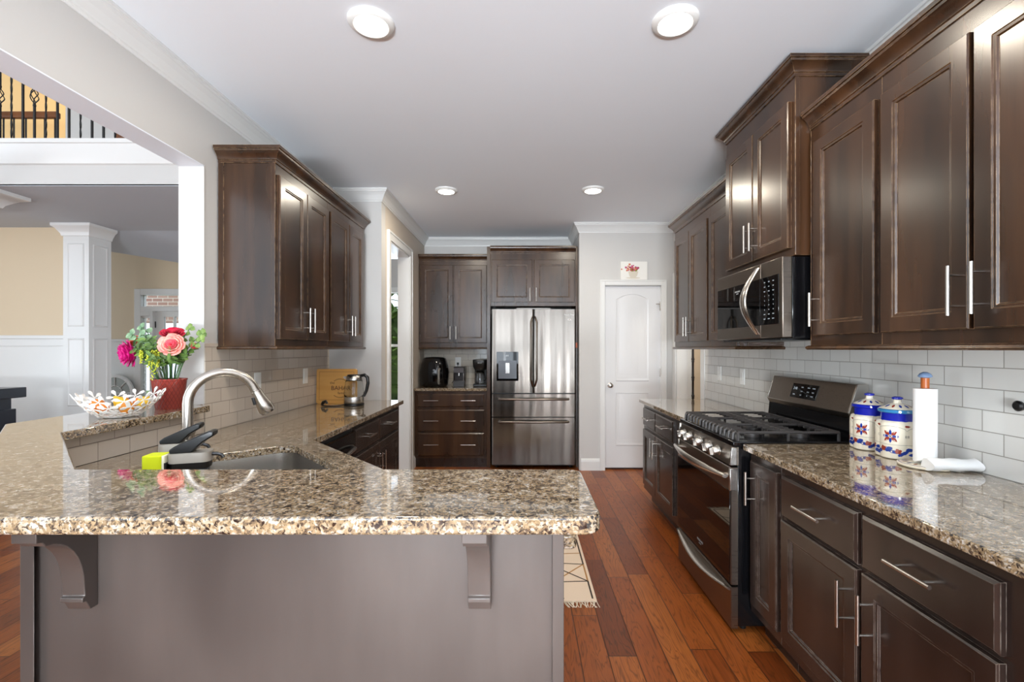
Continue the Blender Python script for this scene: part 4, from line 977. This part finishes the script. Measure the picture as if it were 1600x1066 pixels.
def tri(v): return mathn(nt, 'ABSOLUTE', mathn(nt, 'SUBTRACT', mathn(nt, 'FRACT', v), .5))
d1 = tri(mathn(nt, 'ADD', an, mathn(nt, 'MULTIPLY', zz, .5))); d2 = tri(mathn(nt, 'SUBTRACT', an, mathn(nt, 'MULTIPLY', zz, .5)))
hx = mathn(nt, 'MINIMUM', d1, d2); f = ramp(nt, hx, [(.03, (1,1,1,1)), (.10, (0,0,0,1))])
nt.links.new(mix(nt, f, lin(146,56,46), lin(112,38,34)), b.inputs['Base Color'])
bp = nd(nt, 'ShaderNodeBump', {'Height': f, 'Strength': .6, 'Distance': .002}, invert=True); nt.links.new(bp.outputs[0], b.inputs['Normal'])
MB().lathe([(.056, 0), (.058, .003), (.074, .140), (.077, .146), (.0755, .150), (.072, .148), (.070, .140), (.054, .008), (.01, .006)], (0,0,0), 48, True, True).build('pot', m, t, smooth=40)
t = thing('glass_vase', 'clear flared glass vase of cut stems standing inside the red pot', 'vase', (vx, vy, BZ+.0085))
MB().lathe([(.036, 0), (.037, .004), (.041, .14), (.058, .232), (.0555, .232), (.0385, .14), (.034, .01), (.005, .008)], (0,0,0), 36).build('vase', glass('vase_glass', (.97,.99,1,1), 0, 1.3), t, smooth=50)
pet = {}
def pmat(name, c1, c2, rough=.55):
    m, nt, b = new_mat(name); tc = nd(nt, 'ShaderNodeTexCoord'); no = nd(nt, 'ShaderNodeTexNoise', {'Vector': tc.outputs['Object'], 'Scale': 30.0, 'Detail': 2.0})
    nt.links.new(ramp(nt, no.outputs[0], [(.35, c1), (.65, c2)]), b.inputs['Base Color']); b.inputs['Roughness'].default_value = rough
    b.inputs['Subsurface Weight'].default_value = .08; b.inputs['Subsurface Radius'].default_value = (.01, .005, .005); return m
M_PINK = pmat('pink_petal', lin(244,140,128), lin(252,176,160)); M_PINKC = pmat('pink_heart', lin(224,60,88), lin(238,90,100))
M_RED = pmat('red_petal', lin(176,10,44), lin(206,22,62)); M_MAG = pmat('magenta_petal', lin(186,0,104), lin(214,16,134)); M_COR = pmat('coral_petal', lin(226,88,82), lin(240,132,100))
M_STEM = plain('green_stem', lin(64,104,52), .5); M_LEAF = pmat('leaf_green', lin(58,88,40), lin(104,136,58)); M_EUC = pmat('eucalyptus_leaf', lin(104,140,104), lin(150,176,140)); M_LIME = pmat('lime_tassel', lin(176,186,40), lin(208,212,70))
def frame_to(d):
    return Vector(d).to_track_quat('Z', 'Y').to_matrix().to_4x4()
def petal(mb, M, rb, w, h, open_, curl=.25, ruffle=0.0, rnd=random):
    """a cupped petal: starts at radius rb, rises h, leans out by open_"""
    p0 = rnd.uniform(0, 6)
    def fn(u, v):
        x = (u-.5)*w*math.sin(PI*min(max(.16+.70*v, 0), 1))**.8; a = x/max(rb+open_*v, .004)
        r = rb+open_*v**1.3+curl*.02*max(v-.6, 0)*2.5+ruffle*math.sin(9*u+p0)*v
        z = h*v-curl*.03*max(v-.65, 0)**1.2+ruffle*math.cos(7*u+p0)*v
        a = max(-1.3, min(1.3, a)); return M @ Vector((r*math.cos(a), r*math.sin(a), z))
    mb.grid(fn, 6, 5)
def bloom(name, mats, parent, c, d, R, layers, seed, ruffle=0.0):
    rnd = random.Random(seed); mb = MB(); base = Tr(*c) @ frame_to(d)
    for li, (rb, n, w, h, op, mi) in enumerate(layers):
        mb.mi = mi
        for k in range(n):
            petal(mb, base @ Rz(2*PI*k/n+li*.7+rnd.uniform(-.15, .15)), rb*R, w*R*rnd.uniform(.9, 1.1), h*R*rnd.uniform(.92, 1.06), op*R, .3, ruffle*R, rnd)
    mb.mi = 0
    return mb.build(name, mats, parent, smooth=70, solid=.0008)
ROSE = [(.05, 3, .5, .75, .05, 1), (.13, 4, .6, .78, .06, 1), (.24, 5, .7, .78, .10, 1), (.36, 5, .9, .74, .18, 0), (.46, 6, 1.0, .66, .30, 0), (.52, 7, 1.15, .55, .45, 0)]
PEONY = [(.05, 4, .7, .9, .1, 0), (.16, 6, .8, .95, .12, 0), (.3, 7, .95, .95, .16, 0), (.42, 7, 1.1, .85, .28, 0), (.5, 8, 1.2, .62, .42, 0), (.5, 8, 1.2, .3, .5, 0)]
def leaf_patch(mb, base, dr, L, w, bend=.3, up=(0,0,1)):
    d = Vector(dr).normalized(); s = d.cross(Vector(up)); s = s.normalized() if s.length > .05 else Vector((1,0,0)); n = s.cross(d).normalized()
    def fn(u, v): 
        ww = w*math.sin(PI*(.04+.96*v)**.8)*(u-.5); return Vector(base)+d*L*v+s*ww+n*(-bend*L*v*v*.5+abs(u-.5)*w*.25)
    mb.grid(fn, 4, 6)
def flower(name, label, head, d, R, mats, layers, seed, ruffle=0, cat='flower', leaves=3):
    t = thing(name, label, cat, (vx, vy, BZ+.02), 0, 'flowers in the vase'); rnd = random.Random(seed)
    h = Vector(head)-Vector((vx, vy, BZ+.02)); dd = Vector(d).normalized(); c = h-dd*R*.45
    a = Vector((h.x*.10+rnd.uniform(-.012, .012), h.y*.10+rnd.uniform(-.012, .012), .0)); mid = Vector((h.x*.28, h.y*.28, .20))
    pts = [((1-u)**2)*a+2*u*(1-u)*mid+u*u*c for u in [i/8 for i in range(9)]]
    MB().tube(pts, .0032, 7).build('stem', M_STEM, t, smooth=50)
    bloom('bloom', mats, t, c, dd, R, layers, seed, ruffle)
    mb = MB(); mb.lathe([(.004, -.004), (.4*R, .002), (.45*R, .02*R/.05)], (0,0,0), 12)
    for k in range(leaves):
        p = pts[5+k % 3]; an = rnd.uniform(0, 6.28); leaf_patch(mb, p, (math.cos(an), math.sin(an), .35), rnd.uniform(.05, .075), rnd.uniform(.026, .036))
    mb.M = Matrix.Identity(4); o = mb.build('foliage', M_LEAF, t, smooth=60, solid=.0006)
    return t
# heads are placed round the vase as the bouquet spreads
flower('rose', 'large open pink rose at the front of the bouquet', (-1.690, 2.262, 1.390), (.40, -.88, .26), .052, [M_PINK, M_PINKC], ROSE, 1)
flower('rose', 'deep red rose at the top of the bouquet behind the pink one', (-1.725, 2.315, 1.448), (.25, -.45, .8), .048, [M_RED, M_RED], ROSE, 2)
flower('peony', 'magenta peony drooping over the left side of the bouquet', (-1.935, 2.300, 1.345), (-.55, -.62, -.15), .062, [M_MAG, M_MAG], PEONY, 3, .05)
flower('carnation', 'small coral flower above the magenta peony', (-1.945, 2.352, 1.408), (-.4, -.6, .5), .030, [M_COR, M_COR], PEONY, 4, .06)
flower('rosebud', 'small dark red bud at the right side of the bouquet', (-1.640, 2.350, 1.382), (.6, -.6, .3), .022, [M_RED, M_RED], ROSE[:4], 5)
def sprig(label, tips, euc, seed, name='leaf_sprig', leafL=(.022, .034), mat=None):
    t = thing(name, label, 'foliage', (vx, vy, BZ+.02), 0, 'greenery in the vase'); rnd = random.Random(seed); O_ = Vector((vx, vy, BZ+.02))
    sm = MB(); lm = MB()
    for tip in tips:
        h = Vector(tip)-O_; mid = Vector((h.x*.22, h.y*.22, max(h.z*.8, .24))); a = Vector((rnd.uniform(-.02, .02), rnd.uniform(-.02, .02), 0))
        pts = [((1-u)**2)*a+2*u*(1-u)*mid+u*u*h for u in [i/14 for i in range(15)]]
        sm.tube(pts, .002, 6)
        for i in range(8, 15):
            tang = (pts[min(i+1, 14)]-pts[i-1]).normalized()
            for s_ in ((-1, 1) if not euc or i == 14 else ((-1,) if i % 2 else (1,))):
                side = tang.cross(Vector((rnd.uniform(-.4, .4), -1, rnd.uniform(-.4, .6)))).normalized()*s_
                L = rnd.uniform(*leafL)
                leaf_patch(lm, pts[i], side+tang*.35+Vector((0, rnd.uniform(-.4, .2), 0)), L, L*(.95 if euc else .45), .2, (0, -1, .3))
    sm.build('stem', M_STEM, t, smooth=50); lm.build('foliage', mat or (M_EUC if euc else M_LEAF), t, smooth=60, solid=.0005)
    return t
sprig('grey green eucalyptus at the top left of the bouquet', [(-1.872, 2.31, 1.475), (-1.845, 2.28, 1.44), (-1.91, 2.30, 1.44)], True, 21)
sprig('eucalyptus sprig reaching out to the right of the bouquet', [(-1.60, 2.36, 1.445), (-1.665, 2.36, 1.475), (-1.585, 2.33, 1.415)], True, 22, mat=pmat('eucalyptus_bright', lin(92,124,58), lin(140,164,84)))
sprig('dark green leaves filling the middle of the bouquet', [(-1.86, 2.27, 1.37), (-1.69, 2.25, 1.35), (-1.77, 2.24, 1.335), (-1.91, 2.31, 1.385), (-1.66, 2.30, 1.375), (-1.80, 2.25, 1.415), (-1.71, 2.30, 1.42)], False, 23, leafL=(.034, .052))
t = thing('amaranth_sprig', 'yellow green tassel sprig hanging down over the vase rim', 'foliage', (vx, vy, BZ+.02), 0, 'greenery in the vase')
mb = MB(); rnd = random.Random(31)
for (x0, z0, z1) in ((-.020, .27, .13), (-.002, .27, .16), (-.038, .26, .19), (.010, .26, .19), (-.075, .27, .21)):
    for i in range(26):
        u = i/25; z = z0+(z1-z0)*u; mb.sphere((x0+rnd.gauss(0, .004), -.085+rnd.gauss(0, .004), z), rnd.uniform(.004, .006)*(1.1-.5*u), (1,1,1), 6, 4)
mb.build('tassels', M_LIME, t, smooth=60)
mb = MB()
for (x0, z0) in ((-.020, .27), (-.002, .27), (-.038, .26), (-.075, .27)): mb.tube([(0, 0, .02), (x0*.3, -.02, .24), (x0*.8, -.06, .30), (x0, -.085, z0)], .002, 6)
mb.build('stem', M_STEM, t, smooth=50)

# ------------------------------------------------------------------ living room and foyer seen through the opening
wall('trim_6', M_WALL, (-8.1, -1.87, 4.06, 5.45, 2.78, 2.97))
struct(MB().sweep([(-8.1, 4.06), (-1.87, 4.06)], [(0, 2.955), (.02, 2.962), (.03, 2.985), (.06, 3.05), (.075, 3.11), (.085, 3.115), (.085, 3.15), (0, 3.15)]).box(-8.1, -1.87, 4.06, 5.45, 2.955, 3.15).build('trim_7', M_TRIM, smooth=30))
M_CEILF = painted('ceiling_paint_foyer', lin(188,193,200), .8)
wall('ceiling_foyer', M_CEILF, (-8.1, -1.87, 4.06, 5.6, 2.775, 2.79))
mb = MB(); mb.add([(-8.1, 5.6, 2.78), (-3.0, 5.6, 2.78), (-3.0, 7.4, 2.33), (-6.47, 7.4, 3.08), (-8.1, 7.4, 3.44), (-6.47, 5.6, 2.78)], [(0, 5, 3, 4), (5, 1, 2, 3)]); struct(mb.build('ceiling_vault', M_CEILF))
wall('wall_foyer_left', M_TAN, (-8.1, -5.19, 5.45, 5.57, 1.5, 2.78))
mb = MB(); mb.box(-8.1, -5.19, 5.45, 5.57, 0, 1.5).box(-8.1, -5.19, 5.425, 5.45, 1.485, 1.525).box(-8.1, -5.19, 5.437, 5.45, 1.40, 1.485).box(-5.30, -5.19, 5.437, 5.45, .16, 1.40).box(-6.30, -6.16, 5.437, 5.45, .16, 1.40).box(-8.1, -5.19, 5.437, 5.45, 0, .16)
struct(mb.build('trim_8', M_TRIM, bevel=.003))
wall('wall_foyer_far', M_TAN, (-6.9, -6.10, 7.4, 7.52, 1.5, 3.5), (-6.10, -4.4, 7.4, 7.52, 2.31, 3.5), (-4.6, -4.2, 7.4, 7.52, 0, 3.5), (-8.1, -6.9, 7.4, 7.52, 0, 3.6))
mb = MB(); mb.box(-6.9, -6.10, 7.4, 7.52, 0, 1.5).box(-6.9, -6.10, 7.375, 7.4, 1.485, 1.52); struct(mb.build('trim_9', M_TRIM))
# front door unit: frame, transom, sidelight with blind, glazed door
mb = MB()
for q in ((-6.10, -6.00, 0, 2.31), (-5.86, -5.81, 0, 1.97), (-6.0, -4.6, 2.215, 2.31), (-6.0, -4.6, 1.96, 2.035), (-6.0, -5.86, 1.885, 1.96), (-6.0, -5.86, 0, .25), (-4.7, -4.6, 0, 2.31)): mb.box(q[0], q[1], 7.38, 7.50, q[2], q[3])
struct(mb.build('window_4', M_TRIM, bevel=.004))
struct(MB().box(-6.0, -4.7, 7.44, 7.45, 2.035, 2.215).box(-6.0, -5.86, 7.44, 7.45, .25, 1.885).build('window_5', glass('pane_glass', (1,1,1,1), 0, 1.02)))
t = thing('window_blind', 'white slatted blind in the narrow sidelight window beside the front door', 'blind', (-5.93, 7.42, .25))
mb = MB()
for i in range(48): mb.box(-.066, .066, -.008, .010, .02+i*.033, .022+i*.033)
mb.build('slats', plain('blind_white', lin(236,238,242), .6), t); MB().box(-.068, .068, -.012, .012, 1.60, 1.635).build('head_rail', M_TRIM, t)
t = struct(bpy.data.objects.new('door_2', None)); COL.objects.link(t); t.location = (-5.81, 7.44, 0)
mb = MB()
for q in ((0, .13, 0, 1.955), (.98, 1.10, 0, 1.955), (.13, .98, 1.875, 1.955), (.13, .98, 0, .3), (.28, .30, .3, 1.875), (.55, .57, .3, 1.875)): mb.box(q[0], q[1], 0, .045, q[2], q[3])
mb.build('slab', M_TRIM, t); MB().box(.13, .98, .02, .026, .3, 1.875).build('glass', glass('door_glass', (1,1,1,1), 0, 1.02), t)
for z in (1.75,): MB().cyl((.004, -.008, z-.05), (.004, -.008, z+.05), .008, 8).build('hinge', M_BLACK, t)
# brick house wall outside
bm_, nt, b = new_mat('outside_brick'); tc = nd(nt, 'ShaderNodeTexCoord'); sx = nd(nt, 'ShaderNodeSeparateXYZ', {0: tc.outputs['Object']}); cv = nd(nt, 'ShaderNodeCombineXYZ', {0: sx.outputs[0], 1: sx.outputs[2]})
br = nd(nt, 'ShaderNodeTexBrick', {'Vector': cv.outputs[0], 'Color1': lin(196,164,152), 'Color2': lin(176,140,130), 'Mortar': lin(226,220,212), 'Scale': 1.0, 'Mortar Size': .008, 'Brick Width': .21, 'Row Height': .075})
nt.links.new(br.outputs['Color'], b.inputs['Base Color']); b.inputs['Roughness'].default_value = .9
struct(MB().box(-9.5, -5.2, 9.6, 9.8, 1.9, 4.5).build('wall_outside_brick', bm_))
# panelled column
t = struct(bpy.data.objects.new('trim_10', None)); COL.objects.link(t); t.location = (-5.19, 5.31, 0)
cw = .29
mb = MB().box(0, cw, 0, cw, 0, 2.78)
def frame_panel(mb, M, x0, x1, z0, z1):
    mb.M = M; L = [(0, 0), (.006, -.006), (.012, -.008), (.018, -.004), (.03, -.003)]
    mb.loops([rect(x0, x1, z0, z1, i, y) for i, y in L], cap0=False)
for M in (Matrix.Identity(4), Tr(cw, 0, 0) @ Rz(PI/2)):
    for z0, z1 in ((.15, .60), (.72, 1.49), (1.62, 2.56)): frame_panel(mb, M, .05, cw-.05, z0, z1)
mb.build('shaft', M_TRIM, t, smooth=30)
CAP = [(0, 2.64), (.012, 2.645), (.018, 2.67), (.05, 2.725), (.065, 2.735), (.075, 2.745), (.075, 2.78), (0, 2.78)]
MB().sweep([(0, cw), (0, 0), (cw, 0), (cw, cw)], CAP).build('capital', M_TRIM, t, smooth=30)
struct(MB().box(-5.2, -4.75, 3.0, 4.25, 2.62, 2.775).sweep([(-4.75, 3.0), (-4.75, 4.25), (-5.2, 4.25)][::-1], [(-a*2, z) for a, z in CAP]).build('trim_11', M_TRIM, smooth=30))
# arched mirror
t = thing('arched_mirror', 'white arched window style mirror with spokes standing behind the column', 'mirror', (-6.34, 7.30, 0))
mb = MB(); R = .29; zc = .68; n = 24
arc = lambda r: [(r*math.cos(PI*i/n), zc+r*math.sin(PI*i/n)) for i in range(n+1)]
outer = [(R, .0)]+arc(R)+[(-R, .0)]; inner = [(R-.045, .06)]+arc(R-.045)+[(-R+.045, .06)]
m_ = len(outer); Vv = [(x, y, z) for y in (0, .03) for L in (outer, inner) for x, z in L]
F = []
for i in range(m_):
    j = (i+1) % m_
    F += [(i, j, m_+j, m_+i), (2*m_+i, 3*m_+i, 3*m_+j, 2*m_+j), (i, 2*m_+i, 2*m_+j, j), (m_+i, m_+j, 3*m_+j, 3*m_+i)]
mb.add(Vv, F)
for a in (PI*.25, PI*.5, PI*.75): mb.tube([(.10*math.cos(a), .01, zc+.10*math.sin(a)), ((R-.03)*math.cos(a), .01, zc+(R-.03)*math.sin(a))], .007, 6)
mb.tube([(.115*math.cos(PI*i/12), .01, zc+.115*math.sin(PI*i/12)) for i in range(13)], .007, 6)
mb.tube([(-R+.03, .01, zc), (R-.03, .01, zc)], .007, 6).tube([(-.115, .01, zc), (-.115, .01, .05)], .007, 6).tube([(.115, .01, zc), (.115, .01, .05)], .007, 6)
mb.build('frame', M_TRIM, t)
MB().prism(inner, .016, .024, 'y').build('mirror_glass', plain('aged_mirror', lin(150,152,148), .15, .7), t)
# dark console at the left edge
t = thing('console_table', 'dark navy console table end at the left edge beyond the bar', 'table', (-4.925, 4.22, 0))
navy = plain('navy_lacquer', lin(24,28,42), .25)
MB().box(-1.1, 0, 0, .45, .89, .99).build('top', navy, t, bevel=.006)
MB().box(-1.1, -.07, .03, .42, .0, .78).build('cabinet', navy, t, bevel=.006)
MB().box(-1.05, -.10, .05, .40, .78, .89).build('neck', navy, t)
# upper landing: balustrade, second rail, lit stair wall
for i in range(14):
    x = -4.715+.1016*i-.1016; 
    t = thing('iron_baluster', 'black iron baluster of the upper landing rail', 'baluster', (x, 4.15, 3.15), 0, 'landing balusters')
    kind = 'b' if i % 3 == 2 else ('t' if i % 3 == 0 else 'p')
    t['label'] = {'b': 'black iron baluster with a twisted basket on the upper landing', 't': 'black twisted iron baluster on the upper landing', 'p': 'plain black iron baluster on the upper landing'}[kind]
    mb = MB()
    if kind == 't':
        mb.loops([[(.0075*math.sqrt(2)*math.cos(a+q*.5)*.75, .0075*math.sqrt(2)*math.sin(a+q*.5)*.75, 1.0*q/40) for a in [PI/2*k for k in range(4)]] for q in range(41)])
    elif kind == 'p': mb.box(-.007, .007, -.007, .007, 0, 1.0)
    else: mb.box(-.007, .007, -.007, .007, 0, .385).box(-.007, .007, -.007, .007, .515, 1.0)
    mb.build('bar', M_WROUGHT, t)
    if kind == 'b':
        mb = MB()
        for k in range(4): mb.tube([(.030*math.sin(PI*q/10)*math.cos(PI/2*k+q*.28), .030*math.sin(PI*q/10)*math.sin(PI/2*k+q*.28), .38+.14*q/10) for q in range(11)], .0042, 6)
        mb.build('basket', M_WROUGHT, t)
        for z in (.365, .535): MB().lathe([(.008, -.012), (.012, -.006), (.012, .006), (.008, .012)], (0, 0, z), 10).build('knuckle', M_WROUGHT, t)
tag(MB().box(-8.0, -1.9, 4.115, 4.185, 4.15, 4.21).build('handrail', M_BROWNW, bevel=.012), 'brown wooden handrail on top of the landing balusters', 'handrail')
t = tag(MB().box(-8.0, -5.32, 5.36, 5.42, 4.01, 4.08).build('handrail', M_BROWNW, bevel=.01), 'brown wooden stair rail before the warm lit wall upstairs', 'handrail')
for i in range(12):
    x = -5.36-.118*i*1.0
    if i % 4 == 3: x += .02
    tag(MB().box(x-.006, x+.006, 5.384, 5.396, 3.15, 4.01).build('stair_baluster', M_WROUGHT), 'thin black baluster under the farther stair rail upstairs', 'baluster', 'stair balusters')
wall('wall_upper_stair', plain('upper_tan', lin(220,186,130), .7), (-8.1, -4.9, 6.9, 7.0, 3.0, 5.7))
wall('wall_upper_landing', M_WALL, (-5.27, -1.87, 5.42, 5.54, 3.15, 5.7))
wall('floor_upper', M_FLOOR, (-8.1, -5.2, 5.45, 6.9, 3.10, 3.15))
t = thing('newel_post', 'brown wooden newel post with stair rail at the right end of the upper landing', 'newel post', (-4.15, 4.95, 3.15))
MB().box(-.05, .05, -.05, .05, 0, .60).build('post', M_BROWNW, t, bevel=.005); MB().box(-.10, .22, -.06, .06, .36, .50).build('base', M_BROWNW, t, bevel=.006)
mb = MB(); mb.prism([(.05, .56), (.36, .36), (.36, .31), (.05, .50)], -.035, .035, 'y'); mb.build('rail', M_BROWNW, t)
L = bpy.data.lights.new('stair_lamp', 'POINT'); L.energy = 13; L.color = (1, .78, .5); L.shadow_soft_size = .15
o = bpy.data.objects.new('stair_lamp', L); COL.objects.link(o); o.location = (-6.6, 6.1, 4.9)

# ------------------------------------------------------------------ breakfast room through the tall doorway
wall('wall_breakfast', M_WALL, (-4.2, -2.75, 7.4, 7.52, 0, CZ), (-1.75, -1.3, 7.4, 7.52, 0, CZ), (-2.75, -1.75, 7.4, 7.52, 2.25, CZ), (-2.75, -1.75, 7.4, 7.52, 0, .55))
mb = MB()
for q in ((-2.83, -2.75, .47, 2.33), (-1.75, -1.67, .47, 2.33), (-2.75, -1.75, 2.25, 2.33), (-2.75, -1.75, .47, .55), (-2.27, -2.23, .55, 2.25), (-2.75, -1.75, 1.40, 1.44)): mb.box(q[0], q[1], 7.37, 7.42, q[2], q[3])
struct(mb.build('window_6', M_TRIM))
t = thing('curtain', 'pale striped curtain beside the window seen through the tall doorway', 'curtain', (-2.22, 7.33, .1))
MB().grid(lambda u, v: (-.16+.32*u, .025*math.sin(2*PI*6*u), 2.2*v), 60, 2).build('fabric', plain('curtain_fabric', lin(206,200,180), .9), t, smooth=60)
hm, nt, b = new_mat('hedge_green'); no = nd(nt, 'ShaderNodeTexNoise', {'Scale': 7.0, 'Detail': 5.0}); nt.links.new(ramp(nt, no.outputs[0], [(.35, lin(40,66,28)), (.65, lin(126,156,76))]), b.inputs['Base Color'])
rnd = random.Random(8); mb = MB()
for i in range(500):
    c = (rnd.uniform(-4.5, -.5), 10.3+rnd.uniform(-.5, .5), rnd.uniform(.0, 2.5)); leaf_patch(mb, c, (rnd.uniform(-1,1), rnd.uniform(-1,.2), rnd.uniform(-.4,1)), rnd.uniform(.25, .5), rnd.uniform(.12, .25))
mb.box(-4.6, -.4, 10.4, 10.9, 0, 2.2)
tag(mb.build('hedge', hm), 'green hedge outdoors behind the window beyond the doorway', 'hedge')
struct(MB().box(-14, 8, 8.0, 16, -.2, -.05).build('ground', plain('lawn', lin(96,120,60), .95)))

# ------------------------------------------------------------------ hall through the right opening
wall('wall_hall', M_WALL, (3.2, 3.32, 3.9, 5.42, 0, CZ), (XR+.12, 3.32, 3.8, 3.9, 0, CZ))
t = struct(bpy.data.objects.new('door_3', None)); COL.objects.link(t); t.location = (1.90, 5.298, 0)
mb = MB().box(0, .80, -.03, 0, .01, 2.03)
for z0, z1 in ((.2, .85), (.98, 1.22), (1.32, 1.86)):
    for x0 in (.11, .45): 
        mb.M = Tr(0, -.03, 0); L_ = [(0, .0), (.006, .001), (.014, -.006), (.03, -.002)]; mb.loops([rect(x0, x0+.24, z0, z1, i, -abs(y)) for i, y in L_], cap0=False); mb.M = Matrix.Identity(4)
mb.build('slab', M_BEIGE, t)
struct(MB().box(1.78, 1.895, 5.275, 5.30, 0, 2.14).box(2.705, 2.80, 5.275, 5.30, 0, 2.14).box(1.895, 2.705, 5.275, 5.30, 2.035, 2.14).build('trim_12', M_TRIM, bevel=.003))
t = thing('coat_stand', 'dark turned wooden coat stand in the hall past the right counter', 'coat stand', (1.855, 5.13, 0))
prof = [(.016, .03)]
for k in range(9):
    z = .10+k*.20; prof += [(.011, z), (.011, z+.12), (.016, z+.13), (.012, z+.14), (.018, z+.155), (.012, z+.17)]
MB().lathe(prof+[(.02, 1.80), (.001, 1.83)], (0,0,0), 14).build('pole', plain('ebony_wood', lin(28,18,14), .35), t, smooth=50)
MB().lathe([(.030, 0), (.030, .012), (.016, .03)], (0,0,0), 20).build('base', M_BLACK, t, smooth=40)
L = area_light('hall_fill', (2.5, 4.6, 2.7), (2.5, 4.6, 0), .4, .4, 16, (1, .92, .8))  # added light that brightens the closed hall, no fixture behind it
